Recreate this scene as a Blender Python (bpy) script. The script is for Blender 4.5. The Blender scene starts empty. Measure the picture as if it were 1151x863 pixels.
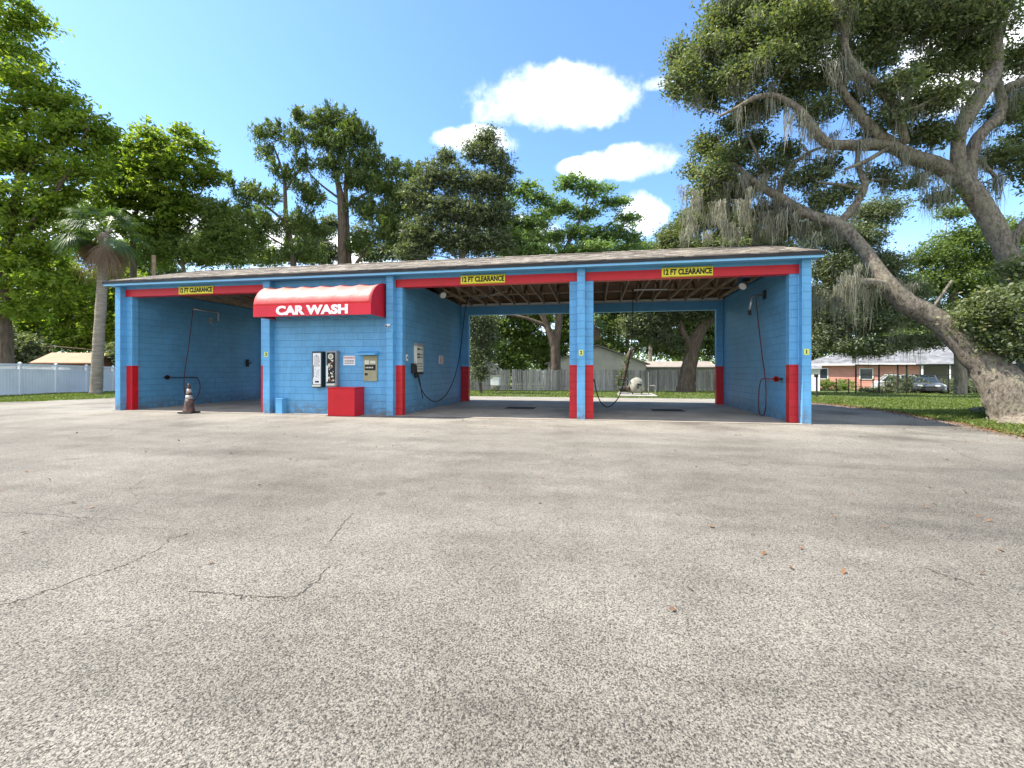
import bpy, math, random
import numpy as np
from mathutils import Vector, Matrix
R=math.radians
rng=np.random.default_rng(7); random.seed(7)
sc=bpy.context.scene; COL=sc.collection

# ---------------------------------------------------------------- survey
# the photographer's position and lens, used to turn sight lines plus distances into site coordinates
F,CX,HY,CH=504.0,575.5,415.0,1.35
YAW=math.atan(91.5/504); S_,C_=math.sin(YAW),math.cos(YAW)
def P(px,py,d):
    u=(px-CX)/F
    return Vector((d*(-S_+C_*u), d*(C_+S_*u), CH+(HY-py)/F*d))
def onY(px,Y,py=HY):
    u=(px-CX)/F; return P(px,py,Y/(C_+S_*u))
def onX(px,X,py=HY):
    u=(px-CX)/F; return P(px,py,X/(-S_+C_*u))
def g(x,y):                                       # land falls gently away behind the wash
    return -min(max(y-19.0,0)*0.024,0.62)
def G(px,d):
    p=P(px,HY,d); p.z=g(p.x,p.y); return p

# ---------------------------------------------------------------- materials
def nt(name):
    m=bpy.data.materials.new(name); m.use_nodes=True
    t=m.node_tree; b=t.nodes['Principled BSDF']; return m,t,b
def N(t,typ,**kw):
    n=t.nodes.new(typ)
    for k,v in kw.items():
        if k in n.inputs: n.inputs[k].default_value=v
        else: setattr(n,k,v)
    return n
def L(t,a,b): t.links.new(a,b)
def coord(t,kind='Object'):
    return N(t,'ShaderNodeTexCoord').outputs[kind]
def ramp(t,fac,stops):
    r=N(t,'ShaderNodeValToRGB'); L(t,fac,r.inputs[0]); e=r.color_ramp.elements
    while len(e)<len(stops): e.new(0.5)
    for i,(p,c) in enumerate(stops):
        e[i].position=p; e[i].color=(c,c,c,1) if isinstance(c,(int,float)) else (*c,1)
    return r.outputs[0]
def mixc(t,fac,a,b,mode='MIX'):
    m=N(t,'ShaderNodeMix',data_type='RGBA',blend_type=mode)
    for s,v in ((m.inputs[0],fac),(m.inputs[6],a),(m.inputs[7],b)):
        if isinstance(v,(int,float)): s.default_value=v
        elif isinstance(v,tuple): s.default_value=(*v,1)
        else: L(t,v,s)
    return m.outputs[2]
def noise(t,vec,scale,detail=4,rough=.55):
    n=N(t,'ShaderNodeTexNoise',Scale=scale,Detail=detail,Roughness=rough); L(t,vec,n.inputs['Vector']); return n.outputs[0]
def bump(t,b,h,dist=.01,strength=1.0):
    n=N(t,'ShaderNodeBump',Strength=strength,Distance=dist); L(t,h,n.inputs['Height']); L(t,n.outputs[0],b.inputs['Normal']); return n
def mat(name,c,rough=.6,var=.18,scale=3,metal=0,bmp=.0,spec=.4,fine=0):
    m,t,b=nt(name); v=coord(t)
    n=noise(t,v,scale,6,.62)
    f=ramp(t,n,[(.3,1-var),(.7,1+var*.35)])
    col=mixc(t,1.0,tuple(c),f,'MULTIPLY')
    if fine:
        f2=ramp(t,noise(t,v,scale*14,3),[(.3,1-fine),(.7,1.0)]); col=mixc(t,1.0,col,f2,'MULTIPLY')
    L(t,col,b.inputs['Base Color']); b.inputs['Roughness'].default_value=rough; b.inputs['Metallic'].default_value=metal
    b.inputs['Specular IOR Level'].default_value=spec
    if bmp: bump(t,b,noise(t,v,scale*10,4),bmp)
    return m
def block_mat(name,c,dirt=True,rough=.45):
    m,t,b=nt(name); uv=coord(t,'UV')
    br=N(t,'ShaderNodeTexBrick',offset=.5); L(t,uv,br.inputs['Vector'])
    for k,v in (('Scale',1.0),('Mortar Size',.006),('Mortar Smooth',.35),('Brick Width',.4064),('Row Height',.2032),('Bias',0.0)): br.inputs[k].default_value=v
    br.inputs['Color1'].default_value=(1,1,1,1); br.inputs['Color2'].default_value=(.95,.955,.96,1); br.inputs['Mortar'].default_value=(.88,.885,.89,1)
    n=noise(t,uv,1.3,6,.65); f=ramp(t,n,[(.3,.80),(.7,1.06)])
    col=mixc(t,1.0,br.outputs[0],f,'MULTIPLY'); col=mixc(t,1.0,col,tuple(c),'MULTIPLY')
    if dirt:   # splash dirt low on the wall, streaks
        sp=N(t,'ShaderNodeSeparateXYZ'); L(t,uv,sp.inputs[0])
        mr=N(t,'ShaderNodeMapRange'); L(t,sp.outputs[1],mr.inputs[0])
        mr.inputs[1].default_value=0; mr.inputs[2].default_value=.5; mr.inputs[3].default_value=1; mr.inputs[4].default_value=0
        mm=N(t,'ShaderNodeMath',operation='MULTIPLY'); L(t,mr.outputs[0],mm.inputs[0]); L(t,ramp(t,noise(t,uv,6,5),[(.38,0.),(.6,.9)]),mm.inputs[1])
        col=mixc(t,mm.outputs[0],col,(.13,.13,.12))
        mp=N(t,'ShaderNodeMapping'); mp.inputs['Scale'].default_value=(9,.5,1); L(t,uv,mp.inputs[0])
        st=ramp(t,noise(t,mp.outputs[0],1.0,5,.6),[(.55,0.),(.75,.34)]); col=mixc(t,st,col,(.10,.12,.14))
    L(t,col,b.inputs['Base Color']); b.inputs['Roughness'].default_value=rough
    chip=ramp(t,noise(t,uv,14,4,.7),[(.68,0.),(.71,.55)]); col=mixc(t,chip,col,mixc(t,.5,col,(.45,.47,.48))); L(t,col,b.inputs['Base Color'])
    h=N(t,'ShaderNodeMath',operation='MULTIPLY_ADD'); L(t,noise(t,uv,45,4),h.inputs[0]); h.inputs[1].default_value=.22
    inv=N(t,'ShaderNodeMath',operation='SUBTRACT'); inv.inputs[0].default_value=1; L(t,br.outputs[1],inv.inputs[1]); L(t,inv.outputs[0],h.inputs[2])
    bump(t,b,h.outputs[0],.008); return m
def leaf_mat(name,c1,c2,trans=.35,c3=None):
    m,t,b=nt(name); a=N(t,'ShaderNodeAttribute',attribute_name='tint')
    st=[(0,c1),(1,c2)] if c3 is None else [(0,c1),(.8,c2),(1,c3)]
    col=ramp(t,a.outputs['Fac'],st)
    L(t,col,b.inputs['Base Color']); b.inputs['Roughness'].default_value=.5; b.inputs['Specular IOR Level'].default_value=.35
    tr=N(t,'ShaderNodeBsdfTranslucent'); L(t,mixc(t,1.0,col,(1.5,1.6,.6),'MULTIPLY'),tr.inputs[0])
    mx=N(t,'ShaderNodeMixShader'); mx.inputs[0].default_value=trans
    L(t,b.outputs[0],mx.inputs[1]); L(t,tr.outputs[0],mx.inputs[2]); L(t,mx.outputs[0],t.nodes['Material Output'].inputs[0]); return m
def bark_mat(name,c1,c2,stretch=.25,scale=9,lichen=None):
    m,t,b=nt(name); v=coord(t); mp=N(t,'ShaderNodeMapping'); mp.inputs['Scale'].default_value=(1,1,stretch); L(t,v,mp.inputs[0])
    n=noise(t,mp.outputs[0],scale,7,.7); col=ramp(t,n,[(.32,c1),(.66,c2)])
    if lichen: col=mixc(t,ramp(t,noise(t,v,3.2,6,.7),[(.5,0.),(.64,.6)]),col,lichen)
    L(t,col,b.inputs['Base Color']); b.inputs['Roughness'].default_value=.9; b.inputs['Specular IOR Level'].default_value=.15
    bump(t,b,n,.05,1.0); return m

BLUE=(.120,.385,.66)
M={}
M['block']=block_mat('blue_block',BLUE)
M['block_shaded']=block_mat('blue_block_bay_shade',(.100,.305,.50))  # darkened copy of the blue block: bay shade put into the wall colour
M['redblock']=block_mat('red_block',(.56,.004,.010),dirt=False,rough=.4)
M['blue']=mat('blue_paint',BLUE,.45,.12,2)
M['blue_lt']=mat('pale_blue_trim',(.20,.48,.72),.45,.1,2)
M['red']=mat('red_paint',(.58,.005,.014),.42,.14,2.5,fine=.08)
M['drip']=mat('black_drip_edge',(.012,.013,.016),.5,.2,3)
M['wood']=mat('bare_truss_wood',(.42,.30,.19),.85,.45,2.5,fine=.3)
M['deck']=mat('plywood_deck',(.26,.15,.085),.9,.55,1.3,fine=.35)
M['white']=mat('white_paint',(.78,.78,.76),.5,.1,3)
M['vinyl']=mat('white_vinyl',(.72,.74,.77),.4,.12,.8)
M['black']=mat('black_rubber',(.012,.012,.014),.5,.2,5)
M['darkgreen']=mat('dark_green_enamel',(.012,.035,.03),.35,.2,6)
M['steel']=mat('brushed_steel',(.42,.43,.44),.35,.2,6,metal=.7)
M['greymetal']=mat('grey_metal',(.30,.31,.31),.45,.2,6,metal=.3)
M['tan']=mat('olive_tan_metal',(.36,.33,.20),.5,.2,6,fine=.1)
M['cream']=mat('cream_plastic',(.66,.64,.52),.5,.12,6)
M['yellow']=mat('yellow_sign',(.86,.72,.04),.5,.1,5)
M['yelgreen']=mat('yellow_green_tag',(.66,.70,.16),.5,.1,9)
M['ink']=mat('black_ink',(.008,.008,.01),.6,.0,5)
M['purple']=mat('purple_ink',(.06,.03,.14),.6,.0,5)
M['redink']=mat('red_ink',(.55,.02,.03),.6,.0,5)
M['whiteink']=mat('white_lettering',(.86,.85,.84),.5,.04,5)
M['brushred']=mat('red_bristles',(.42,.03,.02),.8,.5,20)
M['brushdk']=mat('dark_bristles',(.05,.022,.02),.8,.5,20)
M['redhose']=mat('red_brown_hose',(.10,.018,.022),.5,.3,8)
M['iron']=mat('dark_iron',(.025,.024,.022),.7,.4,8)
M['rust']=mat('rusty_iron',(.10,.06,.04),.85,.5,8)
M['conc']=mat('grey_concrete',(.40,.38,.34),.85,.3,2,fine=.15)
M['glass']=mat('dark_window',(.03,.04,.05),.08,.2,1,spec=.8)
M['chrome']=mat('chrome',(.6,.6,.6),.2,.1,4,metal=1)
M['carwhite']=mat('white_car_paint',(.55,.57,.59),.25,.04,1)
M['carsilver']=mat('silver_car_paint',(.10,.115,.13),.3,.05,1,metal=.3)
M['amber']=mat('tail_lamp',(.4,.02,.01),.2,.0,4)
M['lampglass']=mat('lamp_glass',(.75,.75,.70),.15,.05,4)
M['pink']=block_mat('pink_brick',(.72,.33,.26),dirt=False)
M['stucco']=mat('beige_siding',(.44,.42,.37),.85,.2,1,fine=.12)
M['stucco2']=mat('grey_siding',(.30,.30,.28),.85,.25,1,fine=.15)
M['roofmetal']=mat('pale_metal_roof',(.21,.21,.215),.6,.6,1.6,metal=0)
M['roofbrown']=mat('brown_roof',(.40,.24,.15),.8,.2,1)
M['roofyel']=mat('yellowish_roof',(.50,.42,.25),.8,.2,1)
M['shedwood']=mat('red_brown_siding',(.24,.10,.055),.8,.3,3)
M['tankwhite']=mat('weathered_white_tank',(.27,.26,.21),.7,.6,5)
M['leafbrown']=mat('dead_leaf',(.20,.10,.045),.8,.4,7)

# awning: red vinyl, turning pale pink towards the top of the curve
def awning_top():
    m,t,b=nt('pink_topped_awning_vinyl'); uv=coord(t,'UV'); sp=N(t,'ShaderNodeSeparateXYZ'); L(t,uv,sp.inputs[0])
    ad=N(t,'ShaderNodeMath',operation='MULTIPLY_ADD'); L(t,noise(t,uv,2.6,5,.65),ad.inputs[0]); ad.inputs[1].default_value=.5; L(t,sp.outputs[1],ad.inputs[2])
    col=ramp(t,ad.outputs[0],[(.25,(.55,.035,.035)),(.55,(.58,.12,.10)),(.95,(.60,.26,.21))])
    L(t,col,b.inputs['Base Color']); b.inputs['Roughness'].default_value=.55; bump(t,b,noise(t,uv,9,3),.01); return m
M['awntop']=awning_top()
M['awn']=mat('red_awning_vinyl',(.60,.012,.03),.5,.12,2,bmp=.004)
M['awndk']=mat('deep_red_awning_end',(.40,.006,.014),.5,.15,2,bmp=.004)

def shingle_mat():
    m,t,b=nt('weathered_shingles'); a=N(t,'ShaderNodeAttribute',attribute_name='tint'); v=coord(t)
    col=ramp(t,a.outputs['Fac'],[(0,(.10,.08,.06)),(.5,(.25,.21,.165)),(1,(.44,.385,.31))])
    col=mixc(t,1.0,col,ramp(t,noise(t,v,1.1,6,.7),[(.3,.62),(.65,1.15)]),'MULTIPLY')
    col=mixc(t,1.0,col,ramp(t,noise(t,v,90,2),[(.3,.6),(.7,1.2)]),'MULTIPLY')
    L(t,col,b.inputs['Base Color']); b.inputs['Roughness'].default_value=.95; bump(t,b,noise(t,v,60,3),.006); return m
M['shingle']=shingle_mat()

def asphalt_mat():
    m,t,b=nt('weathered_asphalt'); v=coord(t)
    # aggregate
    vo=N(t,'ShaderNodeTexVoronoi',Scale=118.0,Randomness=1.0); L(t,v,vo.inputs['Vector'])
    sep=N(t,'ShaderNodeSeparateColor'); L(t,vo.outputs['Color'],sep.inputs[0])
    chips=ramp(t,sep.outputs[0],[(0,.42),(.16,.76),(.5,1.0),(1,1.16)])
    pit=ramp(t,vo.outputs['Distance'],[(.46,1.0),(.80,.55)])
    wear=noise(t,v,.33,6,.62)
    base=ramp(t,wear,[(.30,(.172,.153,.126)),(.48,(.248,.224,.187)),(.66,(.312,.284,.238))])
    mp=N(t,'ShaderNodeMapping'); mp.inputs['Rotation'].default_value=(0,0,R(20)); mp.inputs['Scale'].default_value=(.35,1.5,1); L(t,v,mp.inputs[0])
    base=mixc(t,1.0,base,ramp(t,noise(t,mp.outputs[0],.7,5,.6),[(.32,.74),(.52,1.0),(.75,1.12)]),'MULTIPLY')
    base=mixc(t,1.0,base,ramp(t,noise(t,v,2.4,5,.6),[(.3,.86),(.7,1.08)]),'MULTIPLY')
    col0=None
    # older darker binder on the right and low left, pale dusty run-out near the bays
    sp=N(t,'ShaderNodeSeparateXYZ'); L(t,v,sp.inputs[0])
    def mrange(o,a,b_,c,d):
        n=N(t,'ShaderNodeMapRange',interpolation_type='SMOOTHSTEP'); L(t,o,n.inputs[0])
        for i,q in zip((1,2,3,4),(a,b_,c,d)): n.inputs[i].default_value=q
        return n.outputs[0]
    base=mixc(t,1.0,base,mrange(sp.outputs[0],0,7,1.0,.76),'MULTIPLY')
    near=mrange(sp.outputs[1],6.5,11.4,0,1); nn=N(t,'ShaderNodeMath',operation='MULTIPLY'); L(t,near,nn.inputs[0]); L(t,ramp(t,noise(t,v,.55,5,.6),[(.35,0.),(.6,.6)]),nn.inputs[1])
    base=mixc(t,nn.outputs[0],base,(.44,.405,.34))
    col=mixc(t,1.0,base,chips,'MULTIPLY'); col=mixc(t,.75,col,mixc(t,1.0,col,pit,'MULTIPLY'))
    pits=ramp(t,noise(t,v,105,3,.6),[(.36,.5),(.44,.92),(.6,1.0)]); col=mixc(t,1.0,col,pits,'MULTIPLY')
    fine=ramp(t,noise(t,v,260,2),[(.3,.8),(.7,1.15)]); col=mixc(t,1.0,col,fine,'MULTIPLY')
    # hairline crazing in patches
    wv=N(t,'ShaderNodeVectorMath',operation='MULTIPLY_ADD'); nv=N(t,'ShaderNodeTexNoise',Scale=2.2,Detail=5.0); L(t,v,nv.inputs['Vector'])
    L(t,nv.outputs['Color'],wv.inputs[0]); wv.inputs[1].default_value=(.5,.5,.5); L(t,v,wv.inputs[2])
    cr=N(t,'ShaderNodeTexVoronoi',feature='DISTANCE_TO_EDGE',Scale=.75); L(t,wv.outputs[0],cr.inputs['Vector'])
    line=ramp(t,cr.outputs['Distance'],[(.0,1.),(.006,0.)])
    msk=ramp(t,noise(t,v,.45,3),[(.56,0.),(.64,1.)]); ml=N(t,'ShaderNodeMath',operation='MULTIPLY'); L(t,line,ml.inputs[0]); L(t,msk,ml.inputs[1])
    ml2=N(t,'ShaderNodeMath',operation='MULTIPLY'); L(t,ml.outputs[0],ml2.inputs[0]); ml2.inputs[1].default_value=.6
    col=mixc(t,ml2.outputs[0],col,(.05,.045,.04))
    sp2=ramp(t,noise(t,v,1.9,2,.5),[(.70,0.),(.76,.55)]); col=mixc(t,sp2,col,(.075,.068,.06))
    sp3=ramp(t,noise(t,v,11,2,.5),[(.74,0.),(.80,.6)]); col=mixc(t,sp3,col,(.09,.08,.07))
    L(t,col,b.inputs['Base Color']); b.inputs['Roughness'].default_value=.93; b.inputs['Specular IOR Level'].default_value=.2
    h=N(t,'ShaderNodeMath',operation='MULTIPLY_ADD'); L(t,pit,h.inputs[0]); h.inputs[1].default_value=.6; L(t,pits,h.inputs[2])
    bn=bump(t,b,h.outputs[0],.008,1.0); return m
M['asphalt']=asphalt_mat()
def slab_mat():
    m,t,b=nt('stained_concrete_floor'); v=coord(t)
    col=ramp(t,noise(t,v,.8,7,.65),[(.3,(.20,.175,.145)),(.55,(.36,.31,.25)),(.75,(.45,.395,.32))])
    col=mixc(t,1.0,col,ramp(t,noise(t,v,40,3),[(.3,.85),(.7,1.1)]),'MULTIPLY')
    L(t,col,b.inputs['Base Color']); b.inputs['Roughness'].default_value=.7; bump(t,b,noise(t,v,50,3),.003); return m
M['slab']=slab_mat()
M['apron']=mat('pale_concrete',(.30,.275,.235),.85,.3,1.5,fine=.15)
def grass_ground():
    m,t,b=nt('lawn_soil'); v=coord(t)
    col=ramp(t,noise(t,v,1.6,6,.65),[(.3,(.045,.075,.016)),(.55,(.10,.135,.028)),(.72,(.19,.17,.07))])
    col=mixc(t,1.0,col,ramp(t,noise(t,v,60,3),[(.3,.6),(.7,1.3)]),'MULTIPLY')
    L(t,col,b.inputs['Base Color']); b.inputs['Roughness'].default_value=.95; bump(t,b,noise(t,v,30,4),.05); return m
M['lawn']=grass_ground()
def plank_mat():
    m,t,b=nt('weathered_fence_boards'); a=N(t,'ShaderNodeAttribute',attribute_name='tint'); v=coord(t)
    mp=N(t,'ShaderNodeMapping'); mp.inputs['Scale'].default_value=(12,12,1.2); L(t,v,mp.inputs[0])
    col=ramp(t,a.outputs['Fac'],[(0,(.20,.185,.16)),(.5,(.36,.345,.31)),(1,(.50,.49,.45))])
    col=mixc(t,1.0,col,ramp(t,noise(t,mp.outputs[0],1,5,.7),[(.3,.5),(.7,1.15)]),'MULTIPLY')
    L(t,col,b.inputs['Base Color']); b.inputs['Roughness'].default_value=.9; return m
M['plank']=plank_mat()
def cone_mat():
    m,t,b=nt('grimy_cone'); v=coord(t)
    col=ramp(t,noise(t,v,7,6,.7),[(.35,(.03,.022,.02)),(.55,(.10,.045,.03)),(.75,(.42,.14,.07))])
    L(t,col,b.inputs['Base Color']); b.inputs['Roughness'].default_value=.6; return m
M['cone']=cone_mat()
M['conewhite']=mat('dirty_reflective_band',(.55,.50,.47),.5,.6,9)

# ---------------------------------------------------------------- mesh helpers
def uvbox(me):
    if not me.polygons: return
    n=len(me.polygons); uv=me.uv_layers.new(name='UVMap')
    nl=len(me.loops); co=np.empty(len(me.vertices)*3); me.vertices.foreach_get('co',co); co=co.reshape(-1,3)
    vi=np.empty(nl,dtype=np.int32); me.loops.foreach_get('vertex_index',vi)
    nr=np.empty(n*3); me.polygons.foreach_get('normal',nr); nr=np.abs(nr.reshape(-1,3))
    lt=np.empty(n,dtype=np.int32); me.polygons.foreach_get('loop_total',lt)
    ax=np.repeat(nr.argmax(1),lt); c=co[vi]; out=np.empty((nl,2))
    for k,(i,j) in enumerate(((1,2),(0,2),(0,1))):
        s=ax==k; out[s,0]=c[s,i]; out[s,1]=c[s,j]
    uv.data.foreach_set('uv',out.ravel())
def tag(o,label=None,cat=None,group=None,kind=None):
    if label: o['label']=label
    if cat: o['category']=cat
    if group: o['group']=group
    if kind: o['kind']=kind
    return o
def thing(name,label,cat,loc=(0,0,0),group=None):
    o=bpy.data.objects.new(name,None); COL.objects.link(o); o.location=loc; o.empty_display_size=.2
    bpy.context.view_layer.update()
    return tag(o,label,cat,group)
def wloc(o):
    v=Vector((0,0,0))
    while o: v+=Vector(o.location); o=o.parent
    return v
class MB:
    def __init__(s): s.v=[]; s.f=[]; s.uv=None; s.t=None
    def quad(s,*p):
        k=len(s.v); s.v+= [tuple(q) for q in p]; s.f.append(tuple(range(k,k+len(p)))); return s
    def box(s,x0,x1,y0,y1,z0,z1,rot=0,piv=None):
        k=len(s.v); pts=[(x,y,z) for z in (z0,z1) for x,y in ((x0,y0),(x1,y0),(x1,y1),(x0,y1))]
        if rot:
            a,b=piv or ((x0+x1)/2,(y0+y1)/2); c,n=math.cos(rot),math.sin(rot)
            pts=[(a+(x-a)*c-(y-b)*n,b+(x-a)*n+(y-b)*c,z) for x,y,z in pts]
        s.v+=pts
        for q in ((3,2,1,0),(4,5,6,7),(0,1,5,4),(1,2,6,5),(2,3,7,6),(3,0,4,7)): s.f.append(tuple(k+i for i in q))
        return s
    def bar(s,a,b,w,h,up=(0,0,1)):               # square section bar from a to b
        a,b=Vector(a),Vector(b); d=(b-a).normalized(); u=Vector(up)
        if abs(d.dot(u))>.98: u=Vector((0,1,0))
        x=d.cross(u).normalized()*w/2; y=x.cross(d).normalized()*h/2
        k=len(s.v)
        for p in (a,b):
            for q in (-x-y,x-y,x+y,-x+y): s.v.append(tuple(p+q))
        for q in ((0,1,2,3),(7,6,5,4),(1,0,4,5),(2,1,5,6),(3,2,6,7),(0,3,7,4)): s.f.append(tuple(k+i for i in q))
        return s
    def tube(s,pts,rad,n=8,cap=True,wob=0):
        pts=[Vector(p) for p in pts]; m=len(pts)
        if isinstance(rad,(int,float)): rad=[rad]*m
        k0=len(s.v); prev=None
        for i,p in enumerate(pts):
            d=(pts[min(i+1,m-1)]-pts[max(i-1,0)])
            if d.length<1e-7: d=Vector((0,0,1))
            d.normalize()
            if prev is None:
                u=Vector((0,0,1)) if abs(d.z)<.9 else Vector((1,0,0)); x=d.cross(u).normalized()
            else:
                x=(prev-d*prev.dot(d)); x=x.normalized() if x.length>1e-6 else d.orthogonal().normalized()
            prev=x; y=d.cross(x)
            for j in range(n):
                a=2*math.pi*j/n; r=rad[i]*(1+wob*random.uniform(-1,1)); s.v.append(tuple(p+x*math.cos(a)*r+y*math.sin(a)*r))
        for i in range(m-1):
            for j in range(n):
                a=k0+i*n+j; b=k0+i*n+(j+1)%n; s.f.append((a,b,b+n,a+n))
        if cap: s.f.append(tuple(k0+j for j in range(n))[::-1]); s.f.append(tuple(k0+(m-1)*n+j for j in range(n)))
        return s
    def lathe(s,c,prof,n=24):                    # profile [(r,z)] round a vertical axis
        return s.tube([(c[0],c[1],c[2]+z) for r,z in prof],[max(r,.0005) for r,z in prof],n)
    def build(s,name,m,parent=None,smooth=False,bevel=0,tint=None,kind=None):
        me=bpy.data.meshes.new(name); off=wloc(parent) if parent else Vector((0,0,0))
        v=np.array(s.v,dtype=float)
        org=off
        if parent is None and kind is None: org=Vector((float(v[:,0].mean()),float(v[:,1].mean()),float(v[:,2].min())))
        me.from_pydata((v).tolist(),[],s.f)
        if any(len(f)!=4 for f in s.f) or True: me.update()
        uvbox(me); me.transform(Matrix.Translation(-org))
        if tint is not None:
            a=me.attributes.new('tint','FLOAT','FACE'); a.data.foreach_set('value',np.array(tint,dtype=np.float32))
        me.materials.append(m)
        if smooth: me.shade_smooth()
        o=bpy.data.objects.new(name,me); COL.objects.link(o)
        if parent: o.parent=parent
        else: o.location=org
        if bevel:
            b=o.modifiers.new('bevel','BEVEL'); b.width=bevel; b.segments=2; b.limit_method='ANGLE'; b.harden_normals=False
        if kind: o['kind']=kind
        return o
def fastmesh(name,verts,nper,m,parent=None,tint=None,kind=None,org=None):
    """verts (nfaces,nper,3)"""
    nf=len(verts); me=bpy.data.meshes.new(name)
    off=wloc(parent) if parent else Vector(org or (0,0,0))
    v=(verts-np.array(off)[None,None,:]).reshape(-1,3).astype(np.float32)
    me.vertices.add(nf*nper); me.vertices.foreach_set('co',v.ravel())
    me.loops.add(nf*nper); me.loops.foreach_set('vertex_index',np.arange(nf*nper,dtype=np.int32))
    me.polygons.add(nf); me.polygons.foreach_set('loop_start',np.arange(0,nf*nper,nper,dtype=np.int32))
    me.update(calc_edges=True)
    if tint is not None:
        a=me.attributes.new('tint','FLOAT','FACE'); a.data.foreach_set('value',tint.astype(np.float32))
    me.materials.append(m); o=bpy.data.objects.new(name,me); COL.objects.link(o)
    if parent: o.parent=parent
    else: o.location=off
    if kind: o['kind']=kind
    return o
def text(body,size,m,parent,loc,rz=0,name='lettering',extr=.003,bold=0,sx=1.0,align='CENTER'):
    """upright lettering facing -Y turned by rz; loc is world"""
    cu=bpy.data.curves.new('t','FONT'); cu.body=body; cu.size=size; cu.extrude=extr; cu.offset=bold; cu.align_x=align; cu.align_y='CENTER'; cu.resolution_u=3
    to=bpy.data.objects.new('t',cu); COL.objects.link(to); bpy.context.view_layer.update()
    dg=bpy.context.evaluated_depsgraph_get(); me=bpy.data.meshes.new_from_object(to.evaluated_get(dg)); bpy.data.objects.remove(to)
    me.name=name; me.transform(Matrix.Diagonal((sx,1,1,1))); me.transform(Matrix.Rotation(R(90),4,'X')); me.transform(Matrix.Rotation(rz,4,'Z'))
    me.materials.clear(); me.materials.append(m)
    o=bpy.data.objects.new(name,me); COL.objects.link(o)
    if parent: o.parent=parent; o.location=Vector(loc)-wloc(parent)
    else: o.location=loc
    return o
def ext(a,b,t): return a+(b-a)*t
def catmull(pts,n=6):
    pts=[Vector(p) for p in pts]; out=[]
    for i in range(len(pts)-1):
        p0=pts[max(i-1,0)];p1=pts[i];p2=pts[i+1];p3=pts[min(i+2,len(pts)-1)]
        for k in range(n):
            t=k/n; out.append(.5*((2*p1)+(p2-p0)*t+(2*p0-5*p1+4*p2-p3)*t*t+(3*p1-p0-3*p2+p3)*t**3))
    out.append(pts[-1]); return out

# ---------------------------------------------------------------- sun, sky, camera
SUN_EL,SUN_AZ=R(54),R(-97)      # compass from +Y, clockwise: sun stands off the left end, a touch in front of the facade line
sd=Vector((math.sin(SUN_AZ)*math.cos(SUN_EL),math.cos(SUN_AZ)*math.cos(SUN_EL),math.sin(SUN_EL)))
sun=bpy.data.lights.new('sun','SUN'); sun.energy=4.8; sun.angle=R(.6); sun.color=(1,.94,.84)
so=bpy.data.objects.new('sun',sun); COL.objects.link(so); so.rotation_euler=sd.to_track_quat('Z','Y').to_euler()
w=bpy.data.worlds.new('World'); sc.world=w; w.use_nodes=True; t=w.node_tree; bg=t.nodes['Background']
sky=N(t,'ShaderNodeTexSky',sky_type='NISHITA'); sky.sun_disc=False; sky.sun_elevation=SUN_EL; sky.sun_rotation=SUN_AZ; sky.air_density=1.0; sky.dust_density=.6; sky.ozone_density=2.0
tc=N(t,'ShaderNodeTexCoord').outputs['Generated']
def wdir(px,py):
    v=P(px,py,1.0)-Vector((0,0,CH)); return v.normalized()
# each cloud: centre direction, half-width, half-height in radians
clouds=[(P(625,108,1),.185,.058),(P(712,180,1),.10,.034),(P(715,243,1),.06,.045),(P(745,92,1),.045,.016),(P(655,187,1),.06,.018),(P(540,158,1),.09,.030),
        (P(175,240,1),.10,.05),(P(1120,60,1),.12,.06),(P(960,50,1),.09,.04),(P(250,268,1),.35,.05),(P(580,262,1),.12,.04)]
warp=N(t,'ShaderNodeTexNoise',Scale=7.0,Detail=7.0,Roughness=.58); L(t,tc,warp.inputs['Vector'])
wn=N(t,'ShaderNodeTexNoise',Scale=22.0,Detail=6.0,Roughness=.6); L(t,tc,wn.inputs['Vector'])
acc=None
for cen,hw,hh in clouds:
    c=(cen-Vector((0,0,CH))).normalized(); rt=Vector((c.y,-c.x,0)).normalized(); up=rt.cross(c)
    def dotn(vec,k):
        n=N(t,'ShaderNodeVectorMath',operation='DOT_PRODUCT'); L(t,tc,n.inputs[0]); n.inputs[1].default_value=tuple(vec); 
        m=N(t,'ShaderNodeMath',operation='MULTIPLY'); L(t,n.outputs['Value'],m.inputs[0]); m.inputs[1].default_value=1/k
        q=N(t,'ShaderNodeMath',operation='POWER'); L(t,m.outputs[0],q.inputs[0]); q.inputs[1].default_value=2; return q.outputs[0]
    a=N(t,'ShaderNodeMath',operation='ADD'); L(t,dotn(rt,hw),a.inputs[0]); L(t,dotn(up,hh),a.inputs[1])
    fr=N(t,'ShaderNodeVectorMath',operation='DOT_PRODUCT'); L(t,tc,fr.inputs[0]); fr.inputs[1].default_value=tuple(c)
    gt=N(t,'ShaderNodeMath',operation='GREATER_THAN'); L(t,fr.outputs['Value'],gt.inputs[0]); gt.inputs[1].default_value=0
    s1=N(t,'ShaderNodeMath',operation='SUBTRACT'); s1.inputs[0].default_value=1; L(t,a.outputs[0],s1.inputs[1])
    cl=N(t,'ShaderNodeMath',operation='MAXIMUM'); L(t,s1.outputs[0],cl.inputs[0]); cl.inputs[1].default_value=-1.2
    mu=N(t,'ShaderNodeMath',operation='MULTIPLY_ADD'); L(t,gt.outputs[0],mu.inputs[0]); mu.inputs[1].default_value=3; L(t,cl.outputs[0],mu.inputs[2])
    if acc is None: acc=mu.outputs[0]
    else:
        mx=N(t,'ShaderNodeMath',operation='MAXIMUM'); L(t,acc,mx.inputs[0]); L(t,mu.outputs[0],mx.inputs[1]); acc=mx.outputs[0]
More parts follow.
